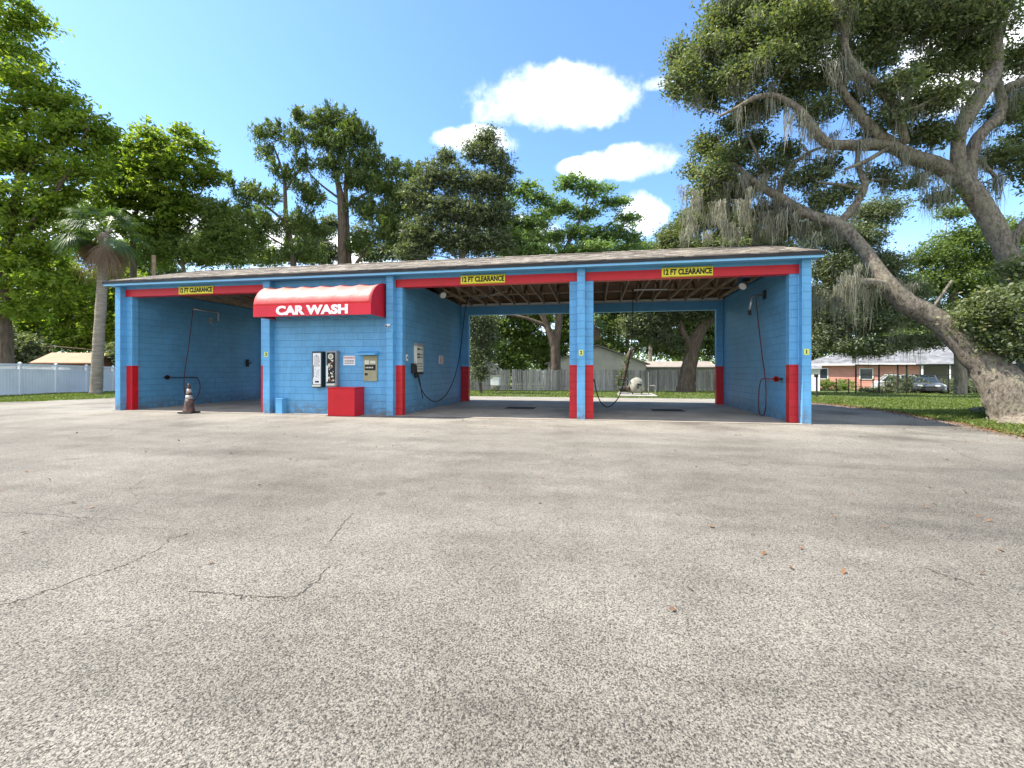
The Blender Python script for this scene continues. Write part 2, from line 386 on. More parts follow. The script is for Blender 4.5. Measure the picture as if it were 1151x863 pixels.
# unseen broken cloud added behind the camera and overhead to whiten the fill light
bk=N(t,'ShaderNodeVectorMath',operation='DOT_PRODUCT'); L(t,tc,bk.inputs[0]); bk.inputs[1].default_value=tuple(Vector((S_,-C_,.35)).normalized())
bm=N(t,'ShaderNodeMapRange'); L(t,bk.outputs['Value'],bm.inputs[0])
for i,q in zip((1,2,3,4),(-.05,.55,0.5,3.5)): bm.inputs[i].default_value=q
mxb=N(t,'ShaderNodeMath',operation='MAXIMUM'); L(t,acc,mxb.inputs[0]); L(t,bm.outputs[0],mxb.inputs[1]); acc=mxb.outputs[0]
dn=N(t,'ShaderNodeMath',operation='MULTIPLY_ADD'); L(t,warp.outputs[0],dn.inputs[0]); dn.inputs[1].default_value=3.2; L(t,acc,dn.inputs[2])
dn2=N(t,'ShaderNodeMath',operation='MULTIPLY_ADD'); L(t,wn.outputs[0],dn2.inputs[0]); dn2.inputs[1].default_value=1.0; L(t,dn.outputs[0],dn2.inputs[2])
mask=N(t,'ShaderNodeMapRange',interpolation_type='SMOOTHSTEP'); L(t,dn2.outputs[0],mask.inputs[0])
for i,q in zip((1,2,3,4),(4.95,5.95,0,1)): mask.inputs[i].default_value=q
# thin low milky haze of cloud toward the horizon
sz=N(t,'ShaderNodeSeparateXYZ'); L(t,tc,sz.inputs[0])
low=N(t,'ShaderNodeMapRange',interpolation_type='SMOOTHSTEP'); L(t,sz.outputs[2],low.inputs[0])
for i,q in zip((1,2,3,4),(.03,.30,.42,0)): low.inputs[i].default_value=q
lw=N(t,'ShaderNodeMath',operation='MULTIPLY'); L(t,low.outputs[0],lw.inputs[0]); L(t,ramp(t,warp.outputs[0],[(.35,.35),(.6,1.)]),lw.inputs[1])
skyc=mixc(t,1.0,sky.outputs[0],(.74,.93,1.10),'MULTIPLY')
skyc=mixc(t,lw.outputs[0],skyc,(7.0,7.5,8.2))
shade=ramp(t,warp.outputs[0],[(.34,(4.3,4.7,5.4)),(.60,(7.6,7.6,7.6))])
final=mixc(t,mask.outputs[0],skyc,shade)
L(t,final,bg.inputs[0]); bg.inputs[1].default_value=.135

cd=bpy.data.cameras.new('camera'); cam=bpy.data.objects.new('camera',cd); COL.objects.link(cam); sc.camera=cam
cd.sensor_width=36; cd.lens=36*F/1151; cd.shift_y=-16.5/1151; cd.clip_end=3000; cd.clip_start=.05
cam.location=(0,0,CH); cam.rotation_euler=(R(90),0,YAW)
sc.view_settings.view_transform='Standard'; sc.view_settings.look='None'; sc.view_settings.exposure=1.24; sc.view_settings.gamma=1
sc.view_settings.use_curve_mapping=False
sc.cycles.max_bounces=6; sc.cycles.transparent_max_bounces=4

# ---------------------------------------------------------------- ground
def edge_right(y):     # x of the asphalt's right edge
    pts=[(-30,6.0),(6,7.6),(8.84,8.1),(11,8.5),(13.2,9.0),(16.4,9.35),(19.8,8.8),(22.5,8.2),(60,8.2)]
    for (a,b),(c,d) in zip(pts,pts[1:]):
        if a<=y<=c: return b+(d-b)*(y-a)/(c-a)
    return 8.2
gb=MB(); xs=[-400,-150,-80]+list(range(-60,61,4))+[80,150,400]; ys=[-200,-60,-20,0,8,14,19,22,25,28,31,34,37,40,43,45,50,60,80,120,200,500]
for y in ys:
    for x in xs: gb.v.append((x,y,g(x,y)-.0))
nx=len(xs)
for j in range(len(ys)-1):
    for i in range(nx-1): k=j*nx+i; gb.f.append((k,k+1,k+1+nx,k+nx))
gb.build('ground',M['lawn'],kind='structure')
# asphalt lot: left back edge runs (-22,13)->(-22.4,17.6)
a=MB()
rows=[-25,-10,0,3,6,8.84,11,13.2,14.5,16.4,18,19,20.5,22.3]
def edge_left(y):
    if y<12.2: return -60.0
    pts=[(12.2,-40),(13.3,-24.5),(15,-23.0),(17.5,-22.0),(20,-21.2),(22.3,-20)]
    for (p,q),(r,s) in zip(pts,pts[1:]):
        if p<=y<=r: return q+(s-q)*(y-p)/(r-p)
    return -20
rows=sorted(set(rows+[12.2,13.3,15,17.5,20]))
rr=[]
yy=-25
while yy<22.3: rr.append(yy); yy+= .35 if yy>5 else 2
rr.append(22.3)
for y in rr:
    j=.05*math.sin(y*5.1)+.04*math.sin(y*11.7+1)
    a.v.append((edge_left(y)+j*3,y,g(0,y)+.006)); a.v.append((edge_right(y)+j,y,g(0,y)+.006))
for i in range(len(rr)-1): k=2*i; a.f.append((k,k+1,k+3,k+2))
asph=a.build('asphalt_lot',M['asphalt'],kind='structure')
# cracks (real filled cracks lying on the lot)
def gp(px,py): d=F*CH/(py-HY); p=P(px,HY,d); return (p.x,p.y)
cracks=[[(-10,576),(40,578),(80,582),(112,583),(150,585)],[(-10,683),(30,674),(90,651),(130,640),(165,625),(195,606),(215,600)],[(215,666),(250,668),(280,672),(330,673),(355,655),(372,636)],
        [(150,550),(162,548)],[(895,532),(925,536),(938,534)],[(1040,640),(1070,650),(1100,660)],[(600,545),(640,548)],[(370,610),(385,590),(400,575)],[(1060,500),(1090,515),(1151,535)],[(800,515),(830,524),(850,520)]]
cm=MB()
for c in cracks:
    pts=[]
    for (x0,y0),(x1,y1) in zip(c,c[1:]):
        for k in range(9):
            q=k/9; X,Y=gp(x0+(x1-x0)*q,y0+(y1-y0)*q); s=.012*max(1,Y/5); pts.append((X+random.gauss(0,s),Y+random.gauss(0,s)))
    n=len(pts)
    for i in range(n-1):
        (x0,y0),(x1,y1)=pts[i],pts[i+1]; dx,dy=x1-x0,y1-y0; l=math.hypot(dx,dy)+1e-6; w0=.0038*random.uniform(.2,1.4); w1=.0038*random.uniform(.2,1.4)
        cm.quad((x0-dy/l*w0,y0+dx/l*w0,.0085),(x0+dy/l*w0,y0-dx/l*w0,.0085),(x1+dy/l*w1,y1-dx/l*w1,.0085),(x1-dy/l*w1,y1+dx/l*w1,.0085))
cm.build('pavement_cracks',mat('crack_dirt',(.06,.052,.042),.95,.4,20),kind='structure')
# bay floors and pale apron behind
X0,X1,YF,YW,YB=-15.38,5.25,12.1,12.3,18.45
MB().box(X0+.02,X1-.02,12.02,18.9,-.2,.012).build('bay_floor',M['slab'],kind='structure')
MB().box(X0+.02,X1-.02,11.975,12.019,-.1,.0095).build('expansion_joint',mat('joint_dirt',(.05,.045,.04),.95,.5,9),kind='structure')
ap=MB()
for (y0,y1) in ((18.91,20.5),(20.5,23.2)):
    z0,z1=g(0,y0)+.012,g(0,y1)+.012
    ap.quad((-21,y0,z0),(8.3,y0,z0),(8.0,y1,z1),(-20,y1,z1))
ap.build('rear_driveway',M['apron'],kind='structure')

# ---------------------------------------------------------------- car wash building
B=thing('car_wash_building','blue painted concrete block building with red door headers and three open bays','building',(-5,12.3,0))
def bx(name,m,*a,parent=B,bevel=0,label=None): 
    o=MB().box(*a).build(name,M[m],parent,bevel=bevel)
    if label: o['label']=label
    return o
RT=1.47; HB,HT=3.74,3.97; TOP=4.03
# side and dividing walls
bx('side_wall','block_shaded',X0,-15.0,12.5,YB,0,TOP)
bx('side_wall','block_shaded',4.87,X1,12.5,YB,0,TOP)
bx('divider_wall','block_shaded',-.43,-.22,12.5,YB,0,TOP)
bx('divider_wall','block_shaded',-10.15,-9.95,12.5,YB,0,TOP)
bx('divider_wall','block_shaded',-5.7,-5.5,12.5,YB,0,TOP)
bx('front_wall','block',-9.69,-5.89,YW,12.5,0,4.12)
bx('rear_wall','block_shaded',-9.94,-5.71,YB-.2,YB-.002,0,TOP)
for a,b in ((X0,-15.18),(-9.92,-9.69),(-5.89,-5.68),(-.43,-.22),(5.04,X1)):
    bx('pilaster','block',a,b,YF,12.5,0,4.10,bevel=.006)
for a,b in ((-15.18,-14.95),(-10.15,-9.92),(-5.68,-5.48),(-.64,-.43),(-.22,0.0),(4.83,5.04)):
    bx('jamb','block',a,b,YW,12.499,RT,HB-.001)
    bx('jamb_base','redblock',a,b,YW,12.499,0,RT-.001,label='red painted lower part of a jamb')
for a,b in ((-15.18,-9.92),(-5.68,-.43),(-.22,5.04)):
    o=bx('header_beam','red',a+.001,b-.001,YW-.03,12.5,HB,HT,label='red header over a bay opening')
    bx('header_board','blue',a+.001,b-.001,YW-.01,12.5,HT+.001,4.12)
# rear posts and header
for a,b in ((-15.0,-14.75),(-10.4,-10.16),(-5.499,-5.17),(-.65,-.431),(-.219,0.0),(4.62,4.869)):
    bx('rear_post','block',a,b,YB-.2,YB,RT,3.63)
    bx('rear_post_base','redblock',a,b,YB-.2,YB,0,RT-.001,label='dark red lower part of a rear post')
for a,b in ((-14.999,-10.151),(-5.499,-.431),(-.219,4.869)):
    bx('rear_header','blue',a,b,YB-.2,YB-.003,3.631,3.98)
bx('rear_blocking','blue',-14.999,-10.151,YB-.12,YB-.06,3.981,4.10)
for a,b in ((-5.499,-.431),(-.219,4.869)): bx('rear_blocking','white',a,b,YB-.12,YB-.06,3.981,4.10)
# roof: low gable
EY,RYm,BY=11.86,15.28,18.75; EZ,RZ=4.19,5.24; OX0,OX1=X0-.2,X1+.2
def roofz(y): return EZ+(RZ-EZ)*(y-EY)/(RYm-EY) if y<=RYm else RZ-(RZ-EZ)*(y-RYm)/(BY-RYm)
dk=MB()
for ya,yb in ((EY+.02,RYm),(RYm,BY-.02)):
    za,zb=roofz(ya),roofz(yb)
    k=len(dk.v)
    for z_ in (-.05,-.028):
        dk.v+=[(OX0+.02,ya,za+z_),(OX1-.02,ya,za+z_),(OX1-.02,yb,zb+z_),(OX0+.02,yb,zb+z_)]
    for q in ((3,2,1,0),(4,5,6,7),(0,1,5,4),(1,2,6,5),(2,3,7,6),(3,0,4,7)): dk.f.append(tuple(k+i for i in q))
roof=dk.build('roof',M['deck'],B)
sh=MB(); tint=[]
for side in (0,1):
    nc=25
    for c in range(nc):
        if side==0: ya,yb=ext(EY-.03,RYm,c/nc),ext(EY-.03,RYm,(c+1)/nc)
        else: ya,yb=ext(BY+.03,RYm,c/nc),ext(BY+.03,RYm,(c+1)/nc)
        x=OX0-.03-random.random()*.3
        while x<OX1+.03:
            wd=random.choice((.14,.2,.3,.33)); xa,xb=max(x,OX0-.03),min(x+wd,OX1+.03); x+=wd
            if xb-xa<.01: continue
            th=.003+random.random()*.006; y0=ya+(random.random()*.02 if side==0 else -random.random()*.02); z0=roofz(y0)
            a_=(xa,y0,z0+th); b_=(xb-.004,y0,z0+th); c_=(xb-.004,yb,roofz(yb)+.003); d_=(xa,yb,roofz(yb)+.003)
            e_=(xa,y0,z0-.01); f_=(xb-.004,y0,z0-.01)
            if side==0: sh.quad(a_,b_,c_,d_); sh.quad(e_,f_,b_,a_)
            else: sh.quad(d_,c_,b_,a_); sh.quad(a_,b_,f_,e_)
            tv=min(1,max(0,random.gauss(.5,.22))); tint+=[tv,tv*.9]
sh.build('shingles',M['shingle'],roof,tint=tint)
rc=MB(); x=OX0-.03; tint=[]
while x<OX1+.03:
    xb=min(x+.3,OX1+.03); th=.018+random.random()*.01
    for sg in (-1,1):
        yy=RYm+sg*.15; q=[(x,RYm,RZ+th+.008),(xb+.02,RYm,RZ+th),(xb+.02,yy,roofz(yy)+th-.002),(x,yy,roofz(yy)+th)]
        rc.quad(*(q if sg>0 else q[::-1])); tint.append(min(1,max(0,random.gauss(.6,.2))))
    x=xb
rc.build('ridge_cap',M['shingle'],roof,tint=tint)
de=MB()
de.box(OX0,OX1,EY-.012,EY+.012,EZ-.095,EZ+.012); de.box(OX0,OX1,BY-.012,BY+.012,EZ-.095,EZ+.012)
for X in (OX0-.004,OX1-.02):
    for ya,yb in ((EY+.015,RYm),(RYm,BY-.015)):
        k=len(de.v)
        for xx in (X,X+.024): de.v+=[(xx,ya,roofz(ya)-.10),(xx,yb,roofz(yb)-.10),(xx,yb,roofz(yb)+.012),(xx,ya,roofz(ya)+.012)]
        for q in ((0,1,2,3),(7,6,5,4),(1,0,4,5),(2,1,5,6),(3,2,6,7),(0,3,7,4)): de.f.append(tuple(k+i for i in q))
de.build('drip_edge',M['drip'],roof)
MB().box(OX0+.03,OX1-.03,EY+.014,EY+.04,EZ-.155,EZ-.06).build('fascia',M['blue_lt'],roof)
MB().box(OX0+.03,OX1-.03,EY+.041,YW-.035,EZ-.13,EZ-.118).build('soffit',M['blue'],roof)
MB().box(OX0+.03,OX1-.03,YB+.02,BY-.02,EZ-.13,EZ-.118).build('soffit',M['white'],roof)
for X in (X0+.002,X1-.2):
    gm=MB()
    for ya,yb in ((12.3,RYm),(RYm,YB)):
        k=len(gm.v)
        for xx in (X,X+.198): gm.v+=[(xx,ya,TOP+.002),(xx,yb,TOP+.002),(xx,yb,roofz(yb)-.055),(xx,ya,roofz(ya)-.055)]
        for q in ((0,1,2,3),(7,6,5,4),(1,0,4,5),(2,1,5,6),(3,2,6,7),(0,3,7,4)): gm.f.append(tuple(k+i for i in q))
    gm.build('gable_wall',M['block'],B)
# trusses every 0.61 m
x=-14.8
while x<4.8:
    tr=MB(); zc=4.075
    def rz(y,o=.095): return roofz(y)-o
    tr.bar((x,12.32,zc),(x,18.43,zc),.04,.09)
    tr.bar((x,12.1,rz(12.1)),(x,RYm,rz(RYm)),.04,.08); tr.bar((x,RYm,rz(RYm)),(x,18.6,rz(18.6)),.04,.08)
    for ya,yb in ((14.0,13.4),(14.0,RYm),(16.6,RYm),(16.6,17.2)):
        tr.bar((x+.03,ya,zc),(x+.03,yb,rz(yb)-.03),.035,.085,up=(1,0,0))
    tr.build('truss',M['wood'],B); x+=.61
for a,b in ((-15.0,-10.15),(-5.5,-.43),(-.22,4.87)):
    MB().box(a,b,14.1,14.19,4.125,4.165).box(a,b,16.4,16.49,4.125,4.165).build('truss_brace',M['wood'],B)

# cracks/stains etc done. drains
for px in (585,750):
    p=onY(px,15.3); T=thing('floor_drain','dark grated drain pit in the floor of the %s bay'%('middle' if px==585 else 'right-hand'),'drain',(p.x,15.3,.012),group='floor drains')
    f_=MB()
    for q in ((-.5,.5,-.36,-.3),(-.5,.5,.3,.36),(-.5,-.44,-.3,.3),(.44,.5,-.3,.3)): f_.box(p.x+q[0],p.x+q[1],15.3+q[2],15.3+q[3],.0125,.02)
    f_.build('frame',M['rust'],T)
    gr=MB()
    for i in range(18): gr.box(p.x-.43+i*.0485,p.x-.41+i*.0485,15.0,15.6,.016,.024)
    gr.build('grate',M['iron'],T); MB().box(p.x-.44,p.x+.44,15.0,15.6,.0125,.0145).build('pit',M['black'],T)

# ---------------------------------------------------------------- awning
AW=thing('awning','red barrel awning with pale pink top lettered CAR WASH over the pay station','awning',(-7.8,12.3,2.87))
ax0,ax1,ay,az,avt,atop=-9.66,-6.0,11.41,2.86,3.175,3.86
nseg=6; aw=MB(); uvs=[]
ncols=36; nr=14
def awp(i,j,off=0):
    q=i/ncols; th=j/nr*math.pi/2
    sc_=.03*abs(math.sin(q*nseg*math.pi)); sag=-.05*abs(math.sin(q*nseg*math.pi))*math.sin(th)
    dd=(12.297-ay-off)*math.cos(th); hh=(atop-avt-off)*math.sin(th)
    return (ext(ax0,ax1,q), 12.297-dd+0.0, avt+hh+sag)
for i in range(ncols+1):
    for j in range(nr+1): aw.v.append(awp(i,j))
for i in range(ncols):
    for j in range(nr):
        k=i*(nr+1)+j; aw.f.append((k,k+nr+1,k+nr+2,k+1))
top=aw.build('awning_top',M['awntop'],AW,smooth=True)
uv=top.data.uv_layers[0].data
for l in top.data.loops:
    i,j=divmod(l.vertex_index,nr+1); uv[l.index].uv=(i/ncols*3.66,j/nr*.75)
s_=top.modifiers.new('s','SOLIDIFY'); s_.thickness=.006
MB().box(ax0,ax1,ay-.012,ay,az,avt).build('valance',M['awn'],AW)
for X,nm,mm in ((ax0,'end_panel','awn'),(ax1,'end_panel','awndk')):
    e=MB(); ring=[(ay-.006,az),(ay-.006,avt)]+[(12.297-(12.297-ay)*math.cos(j/nr*math.pi/2),avt+(atop-avt)*math.sin(j/nr*math.pi/2)-.006) for j in range(1,nr+1)]+[(12.297,az)]
    k=len(ring)
    for xx in (X-.004,X+.004): e.v+=[(xx,y,z) for y,z in ring]
    e.f.append(tuple(range(k))); e.f.append(tuple(range(2*k-1,k-1,-1)))
    for i in range(k): e.f.append((i,(i+1)%k,(i+1)%k+k,i+k))
    e.build(nm,M['awn'],AW)
fr=MB()
for i in range(nseg+1):
    X=ext(ax0+.02,ax1-.02,i/nseg); fr.tube([(X,12.28-(12.27-ay-.03)*math.cos(j/nr*math.pi/2),avt-.02+(atop-avt-.03)*math.sin(j/nr*math.pi/2)) for j in range(nr+1)],.012,6)
    fr.bar((X,ay+.02,az+.02),(X,12.28,az+.02),.02,.02)
fr.bar((ax0,ay+.02,az+.015),(ax1,ay+.02,az+.015),.025,.025)
fr.build('frame',M['greymetal'],AW)
text('CAR WASH',.335,M['whiteink'],AW,(onY(350.5,ay).x,ay-.016,3.012),bold=.017,sx=1.30)

# ---------------------------------------------------------------- signs
for px0,px1,y0,y1,lab in ((201,239.4,321.6,330.4,'yellow 12 FT CLEARANCE sign on the left-hand bay header beside the awning'),(517.9,567.6,308.9,318.4,'yellow 12 FT CLEARANCE sign on the middle bay header'),(743.8,801.3,300,310.6,'yellow 12 FT CLEARANCE sign on the right-hand bay header')):
    Y=YW-.05; a_=onY(px0,Y,y0); b_=onY(px1,Y,y1); c_=onY((px0+px1)/2,Y)
    zt,zb=(onY(px0,Y,y0).z+onY(px1,Y,y0-(y0-y0)).z)/2,0
    zc=(a_.z+b_.z)/2; hh=.125
    T=thing('clearance_sign',lab,'sign',((a_.x+b_.x)/2,Y,zc-hh),group='clearance signs')
    MB().box(a_.x,b_.x,Y-.006,Y+.018,zc-hh,zc+hh).build('panel',M['yellow'],T,bevel=.003)
    bd=MB(); e=.014
    bd.box(a_.x+.01,b_.x-.01,Y-.009,Y-.0062,zc+hh-.018,zc+hh-.009); bd.box(a_.x+.01,b_.x-.01,Y-.009,Y-.0062,zc-hh+.009,zc-hh+.018)
    bd.build('border',M['ink'],T)
    text('12 FT CLEARANCE',.20,M['ink'],T,((a_.x+b_.x)/2,Y-.0095,zc-.003),bold=.0085,sx=(b_.x-a_.x)/1.30*.76,extr=.001)
for px,py,ch,lab in ((299.2,398.2,'3','small yellow bay number 3 tag on the pilaster left of the awning'),(653.2,396.4,'2','small yellow bay number 2 tag on the middle pilaster'),(906.4,395.4,'1','small yellow bay number 1 tag on the right-end pilaster')):
    p=onY(px,YF,py); T=thing('bay_number_tag',lab,'sign',(p.x,YF,p.z-.07),group='bay number tags')
    MB().box(p.x-.06,p.x+.06,YF-.008,YF-.001,p.z-.075,p.z+.075).build('panel',M['yelgreen'],T)
    text(ch,.13,M['ink'],T,(p.x,YF-.010,p.z),bold=.004,extr=.001)
# warning sign
a_=onY(386.1,YW,399.9); b_=onY(399.4,YW,410.3)
T=thing('warning_sign','small white warning sign with red heading on the blue wall beside the bill changer','sign',((a_.x+b_.x)/2,YW,b_.z))
MB().box(a_.x,b_.x,YW-.012,YW-.001,b_.z,a_.z).build('panel',M['white'],T,bevel=.003)
W_=b_.x-a_.x; H_=a_.z-b_.z
text('WARNING',H_*.30,M['redink'],T,((a_.x+b_.x)/2,YW-.0145,a_.z-H_*.22),extr=.001,bold=.001,sx=.92)
for k,z in enumerate((.50,.64,.80)):
    ln=MB(); x=a_.x+W_*.12
    while x<b_.x-W_*.14:
        wd=random.uniform(.02,.05); ln.box(x,min(x+wd,b_.x-W_*.1),YW-.0145,YW-.0122,a_.z-H_*z-.010,a_.z-H_*z+.008); x+=wd+.010
    ln.build('small_print',M['ink'],T)
# dome camera
p=onY(437,YF,366); T=thing('security_camera','small white security camera on the pilaster right of the awning','camera',(p.x,YF,p.z))
MB().box(p.x-.05,p.x+.05,YF-.05,YF-.001,p.z-.01,p.z+.05).build('bracket',M['white'],T,bevel=.006)
MB().tube([(p.x-.02,YF-.03,p.z),(p.x+.0,YF-.16,p.z-.03)],.04,12).build('housing',M['white'],T,smooth=False)
MB().tube([(p.x+.0,YF-.161,p.z-.03),(p.x+.0015,YF-.168,p.z-.031)],.03,12).build('lens',M['black'],T)

# ---------------------------------------------------------------- pay station machines
def vending(px0,px1,y0,y1,case,lab,kind):
    Yf=12.12; a_=onY(px0,Yf,y0); b_=onY(px1,Yf,y1); 
    T=thing('vending_machine',lab,'vending machine',((a_.x+b_.x)/2,12.2,b_.z),group='wall vending machines')
    x0,x1,z0,z1=a_.x,b_.x,b_.z,a_.z; W=x1-x0
    MB().box(x0,x1,Yf,YW-.001,z0,z1).build('case',M[case],T,bevel=.012)
    MB().box(x0+W*.12,x1-W*.10,Yf-.012,Yf-.0005,z0+.10,z1-.05).build('front_panel',M['white' if kind==0 else 'ink'],T,bevel=.003)
    MB().box(x0+W*.12,x1-W*.08,Yf-.05,Yf-.001,z0+.03,z0+.085).build('tray',M['cream'],T,bevel=.004)
    ff=Yf-.0135; cx=(x0+x1)/2
    if kind==0:
        for z,hw in ((z1-.26,.09),(z1-.30,.09),(z1-.42,.10)):
            dt=MB(); x=cx-hw
            while x<cx+hw: wd=random.uniform(.012,.03); dt.box(x,x+wd,ff-.0015,ff,z-.018,z+.014); x+=wd+.008
            dt.build('printing',M['purple'],T)
        MB().box(cx-.015,cx+.015,ff-.004,ff,z1-.14,z1-.11).build('coin_slot',M['ink'],T)
        MB().box(cx-.085,cx+.085,ff-.002,ff,z0+.62,z0+.95).build('faded_picture',mat('faded_print',(.60,.57,.55),.6,.25,12),T)
        MB().box(cx-.11,cx-.092,ff-.003,ff,z0+.30,z0+.66).build('dark_stripe',M['ink'],T); MB().box(cx-.05,cx+.07,ff-.002,ff,z0+.15,z0+.20).build('lower_strip',M['ink'],T); dk=MB()
        for i in range(12): a1=random.uniform(-.07,.07); dk.box(cx+a1,cx+a1+.03,ff-.002,ff,z0+.3+.022*i,z0+.31+.022*i)
        dk.build('printing',M['ink'],T)
        MB().tube([(x0+.035,Yf-.018,z0+.2),(x0+.035,Yf-.0125,z0+.2)],.018,12).build('lock',M['steel'],T)
    else:
        MB().tube([(cx+.0,ff-.012,z1-.17),(cx+.0,ff,z1-.17)],.085,20).build('dial',M['cream'],T)
        MB().tube([(cx+.0,ff-.02,z1-.17),(cx+.0,ff-.0125,z1-.17)],.05,16).build('dial_centre',M['tan'],T)
        orange=mat('rust_orange_print',(.35,.16,.06),.6,.3,14)
        for i in range(34):
            z=random.uniform(z0+.14,z1-.3); xx=random.uniform(cx-.11,cx+.07); o=.0012+i*.00012
            MB().box(xx,xx+random.uniform(.02,.065),ff-o,ff,z,z+random.uniform(.015,.05)).build('product_picture',orange if i%4==0 else M['cream'],T)
        MB().box(x0+W*.06,x0+W*.22,ff-.004,ff,z0+.14,z0+.62).build('price_strip',M['white'],T)
vending(350.6,361.8,394.9,435.6,'darkgreen','dark green wall vending machine with plain white front, left one of the pair',0)
vending(366.3,378,394.2,434.3,'greymetal','grey wall vending machine with busy black and cream front, right one of the pair',1)
# bill changer
a_=onY(408.5,YW-.05,399.6); b_=onY(423.6,YW-.05,428.3); Yf=YW-.05
T=thing('bill_changer','tan metal bill changer set in the blue wall under a small blue hood','change machine',((a_.x+b_.x)/2,YW,b_.z))
MB().box(a_.x,b_.x,Yf,YW-.001,b_.z,a_.z).build('case',M['tan'],T,bevel=.008)
MB().box(a_.x+.05,b_.x-.04,Yf-.010,Yf-.0005,b_.z+.32,b_.z+.48).build('bill_slot',M['ink'],T,bevel=.004)
lb=MB(); lb.box(a_.x+.04,a_.x+.18,Yf-.004,Yf-.0005,b_.z+.5,b_.z+.62); lb.box(a_.x+.22,b_.x-.05,Yf-.004,Yf-.0005,b_.z+.52,b_.z+.60)
for i in range(5): lb.box(a_.x+.08+.05*i,a_.x+.11+.05*i,Yf-.0125,Yf-.0105,b_.z+.38,b_.z+.42)
lb.build('stickers',M['cream'],T)
MB().box(a_.x+.05,a_.x+.13,Yf-.018,Yf-.0005,b_.z+.17,b_.z+.24).build('coin_cup',M['iron'],T)
MB().tube([(b_.x-.06,Yf-.014,b_.z+.2),(b_.x-.06,Yf-.0005,b_.z+.2)],.018,12).build('lock',M['steel'],T)
c_=onY(404.4,YW,399); d_=onY(426,YW,399)
hd=MB(); y0,y1=YW-.27,YW-.001; k=0; zb=a_.z+.012
hd.v+=[(c_.x,y0,zb),(d_.x,y0,zb),(d_.x,y1,zb),(c_.x,y1,zb),(c_.x,y0,zb+.05),(d_.x,y0,zb+.05),(d_.x,y1,zb+.12),(c_.x,y1,zb+.12)]
for q in ((3,2,1,0),(4,5,6,7),(0,1,5,4),(1,2,6,5),(2,3,7,6),(3,0,4,7)): hd.f.append(q)
hd.build('hood',M['blue'],T,bevel=.004)
# red box
T=thing('red_block_box','bright red painted square bin standing against the wall under the vending machines','box',(-7.1,12,0))
bxm=MB().box(-7.52,-6.68,11.74,YW-.002,.006,.80).build('body',M['red'],T,bevel=.012)
MB().box(-7.535,-6.665,11.725,YW-.002,.8005,.832).build('lid',M['red'],T,bevel=.008)
# little blue post box
a_=onY(309.7,12.08); b_=onY(317,12.08)
T=thing('electrical_box','short blue painted box on the ground at the foot of the wall below the awning','box',((a_.x+b_.x)/2,12.2,0))
MB().box(a_.x,b_.x,12.08,YW-.002,.008,.44).build('body',M['blue'],T,bevel=.008)
MB().box(a_.x-.008,b_.x+.008,12.07,YW-.002,.4405,.465).build('cap',M['blue'],T,bevel=.005)
# thin conduit on pilaster right end
T=thing('wall_conduit','thin grey conduit running up the front of the right-end pilaster','pipe',(5.06,12.28,1.6))
MB().tube([(5.03,12.28,1.5),(5.03,12.28,3.7)],.011,8).build('pipe',M['blue_lt'],T)

# ---------------------------------------------------------------- cone
p=onY(212.5,11.75); cx_,cy_=p.x,11.75
T=thing('traffic_cone','grimy blackened traffic cone with worn pale bands standing at the left bay mouth','traffic cone',(cx_,cy_,.012))
z=.014
MB().box(cx_-.21,cx_+.21,cy_-.21,cy_+.21,z,z+.045,rot=.15).build('base',M['iron'],T,bevel=.012)
MB().lathe((cx_,cy_,z),[(.165,.0455),(.155,.07),(.115,.32),(.098,.43)],24).build('body',M['cone'],T,smooth=True)
MB().lathe((cx_,cy_,z),[(.099,.431),(.081,.545)],24).build('band',M['conewhite'],T,smooth=True)
MB().lathe((cx_,cy_,z),[(.081,.546),(.068,.63)],24).build('body',M['cone'],T,smooth=True)
MB().lathe((cx_,cy_,z),[(.069,.631),(.052,.74)],24).build('band',M['conewhite'],T,smooth=True)
MB().lathe((cx_,cy_,z),[(.051,.741),(.036,.86),(.028,.90)],24).build('body',M['cone'],T,smooth=True)

# ---------------------------------------------------------------- bay equipment
def flood(p,lab,toward):
    T=thing('flood_light',lab,'light',p,group='bay flood lights'); p=Vector(p)
    MB().box(p.x-.09,p.x+.09,p.y-.09,p.y+.09,p.z+.02,p.z+.09).build('junction_box',M['iron'],T,bevel=.008)
    q=Vector(toward).normalized()
    MB().tube([p+q*.02,p+q*.10,p+q*.22,p+q*.26],[.045,.07,.115,.12],16).build('lamp_housing',M['greymetal'],T,smooth=True)
    MB().tube([p+q*.262,p+q*.268],.105,16).build('lens',M['lampglass'],T)
flood(onX(255,-14.55,333).xyz*1.0 if False else Vector((-12.9,15.6,3.92)),'grey flood light under the roof of the left bay',(.6,-.5,-.6))
pp=onX(262,-14.3,338)
flood(Vector((-5.0,onX(495,-5.0).y,3.93)),'grey flood light under the roof of the middle bay',(.5,-.5,-.5))
flood(Vector((4.45,onX(839,4.45).y,3.93)),'grey flood light under the roof of the right-hand bay',(-.5,-.5,-.5))

def wall_boom(T,X,off,pts_px,m='steel',r=.022):
    pts=[onX(px,X+off,py) for px,py in pts_px]; return pts
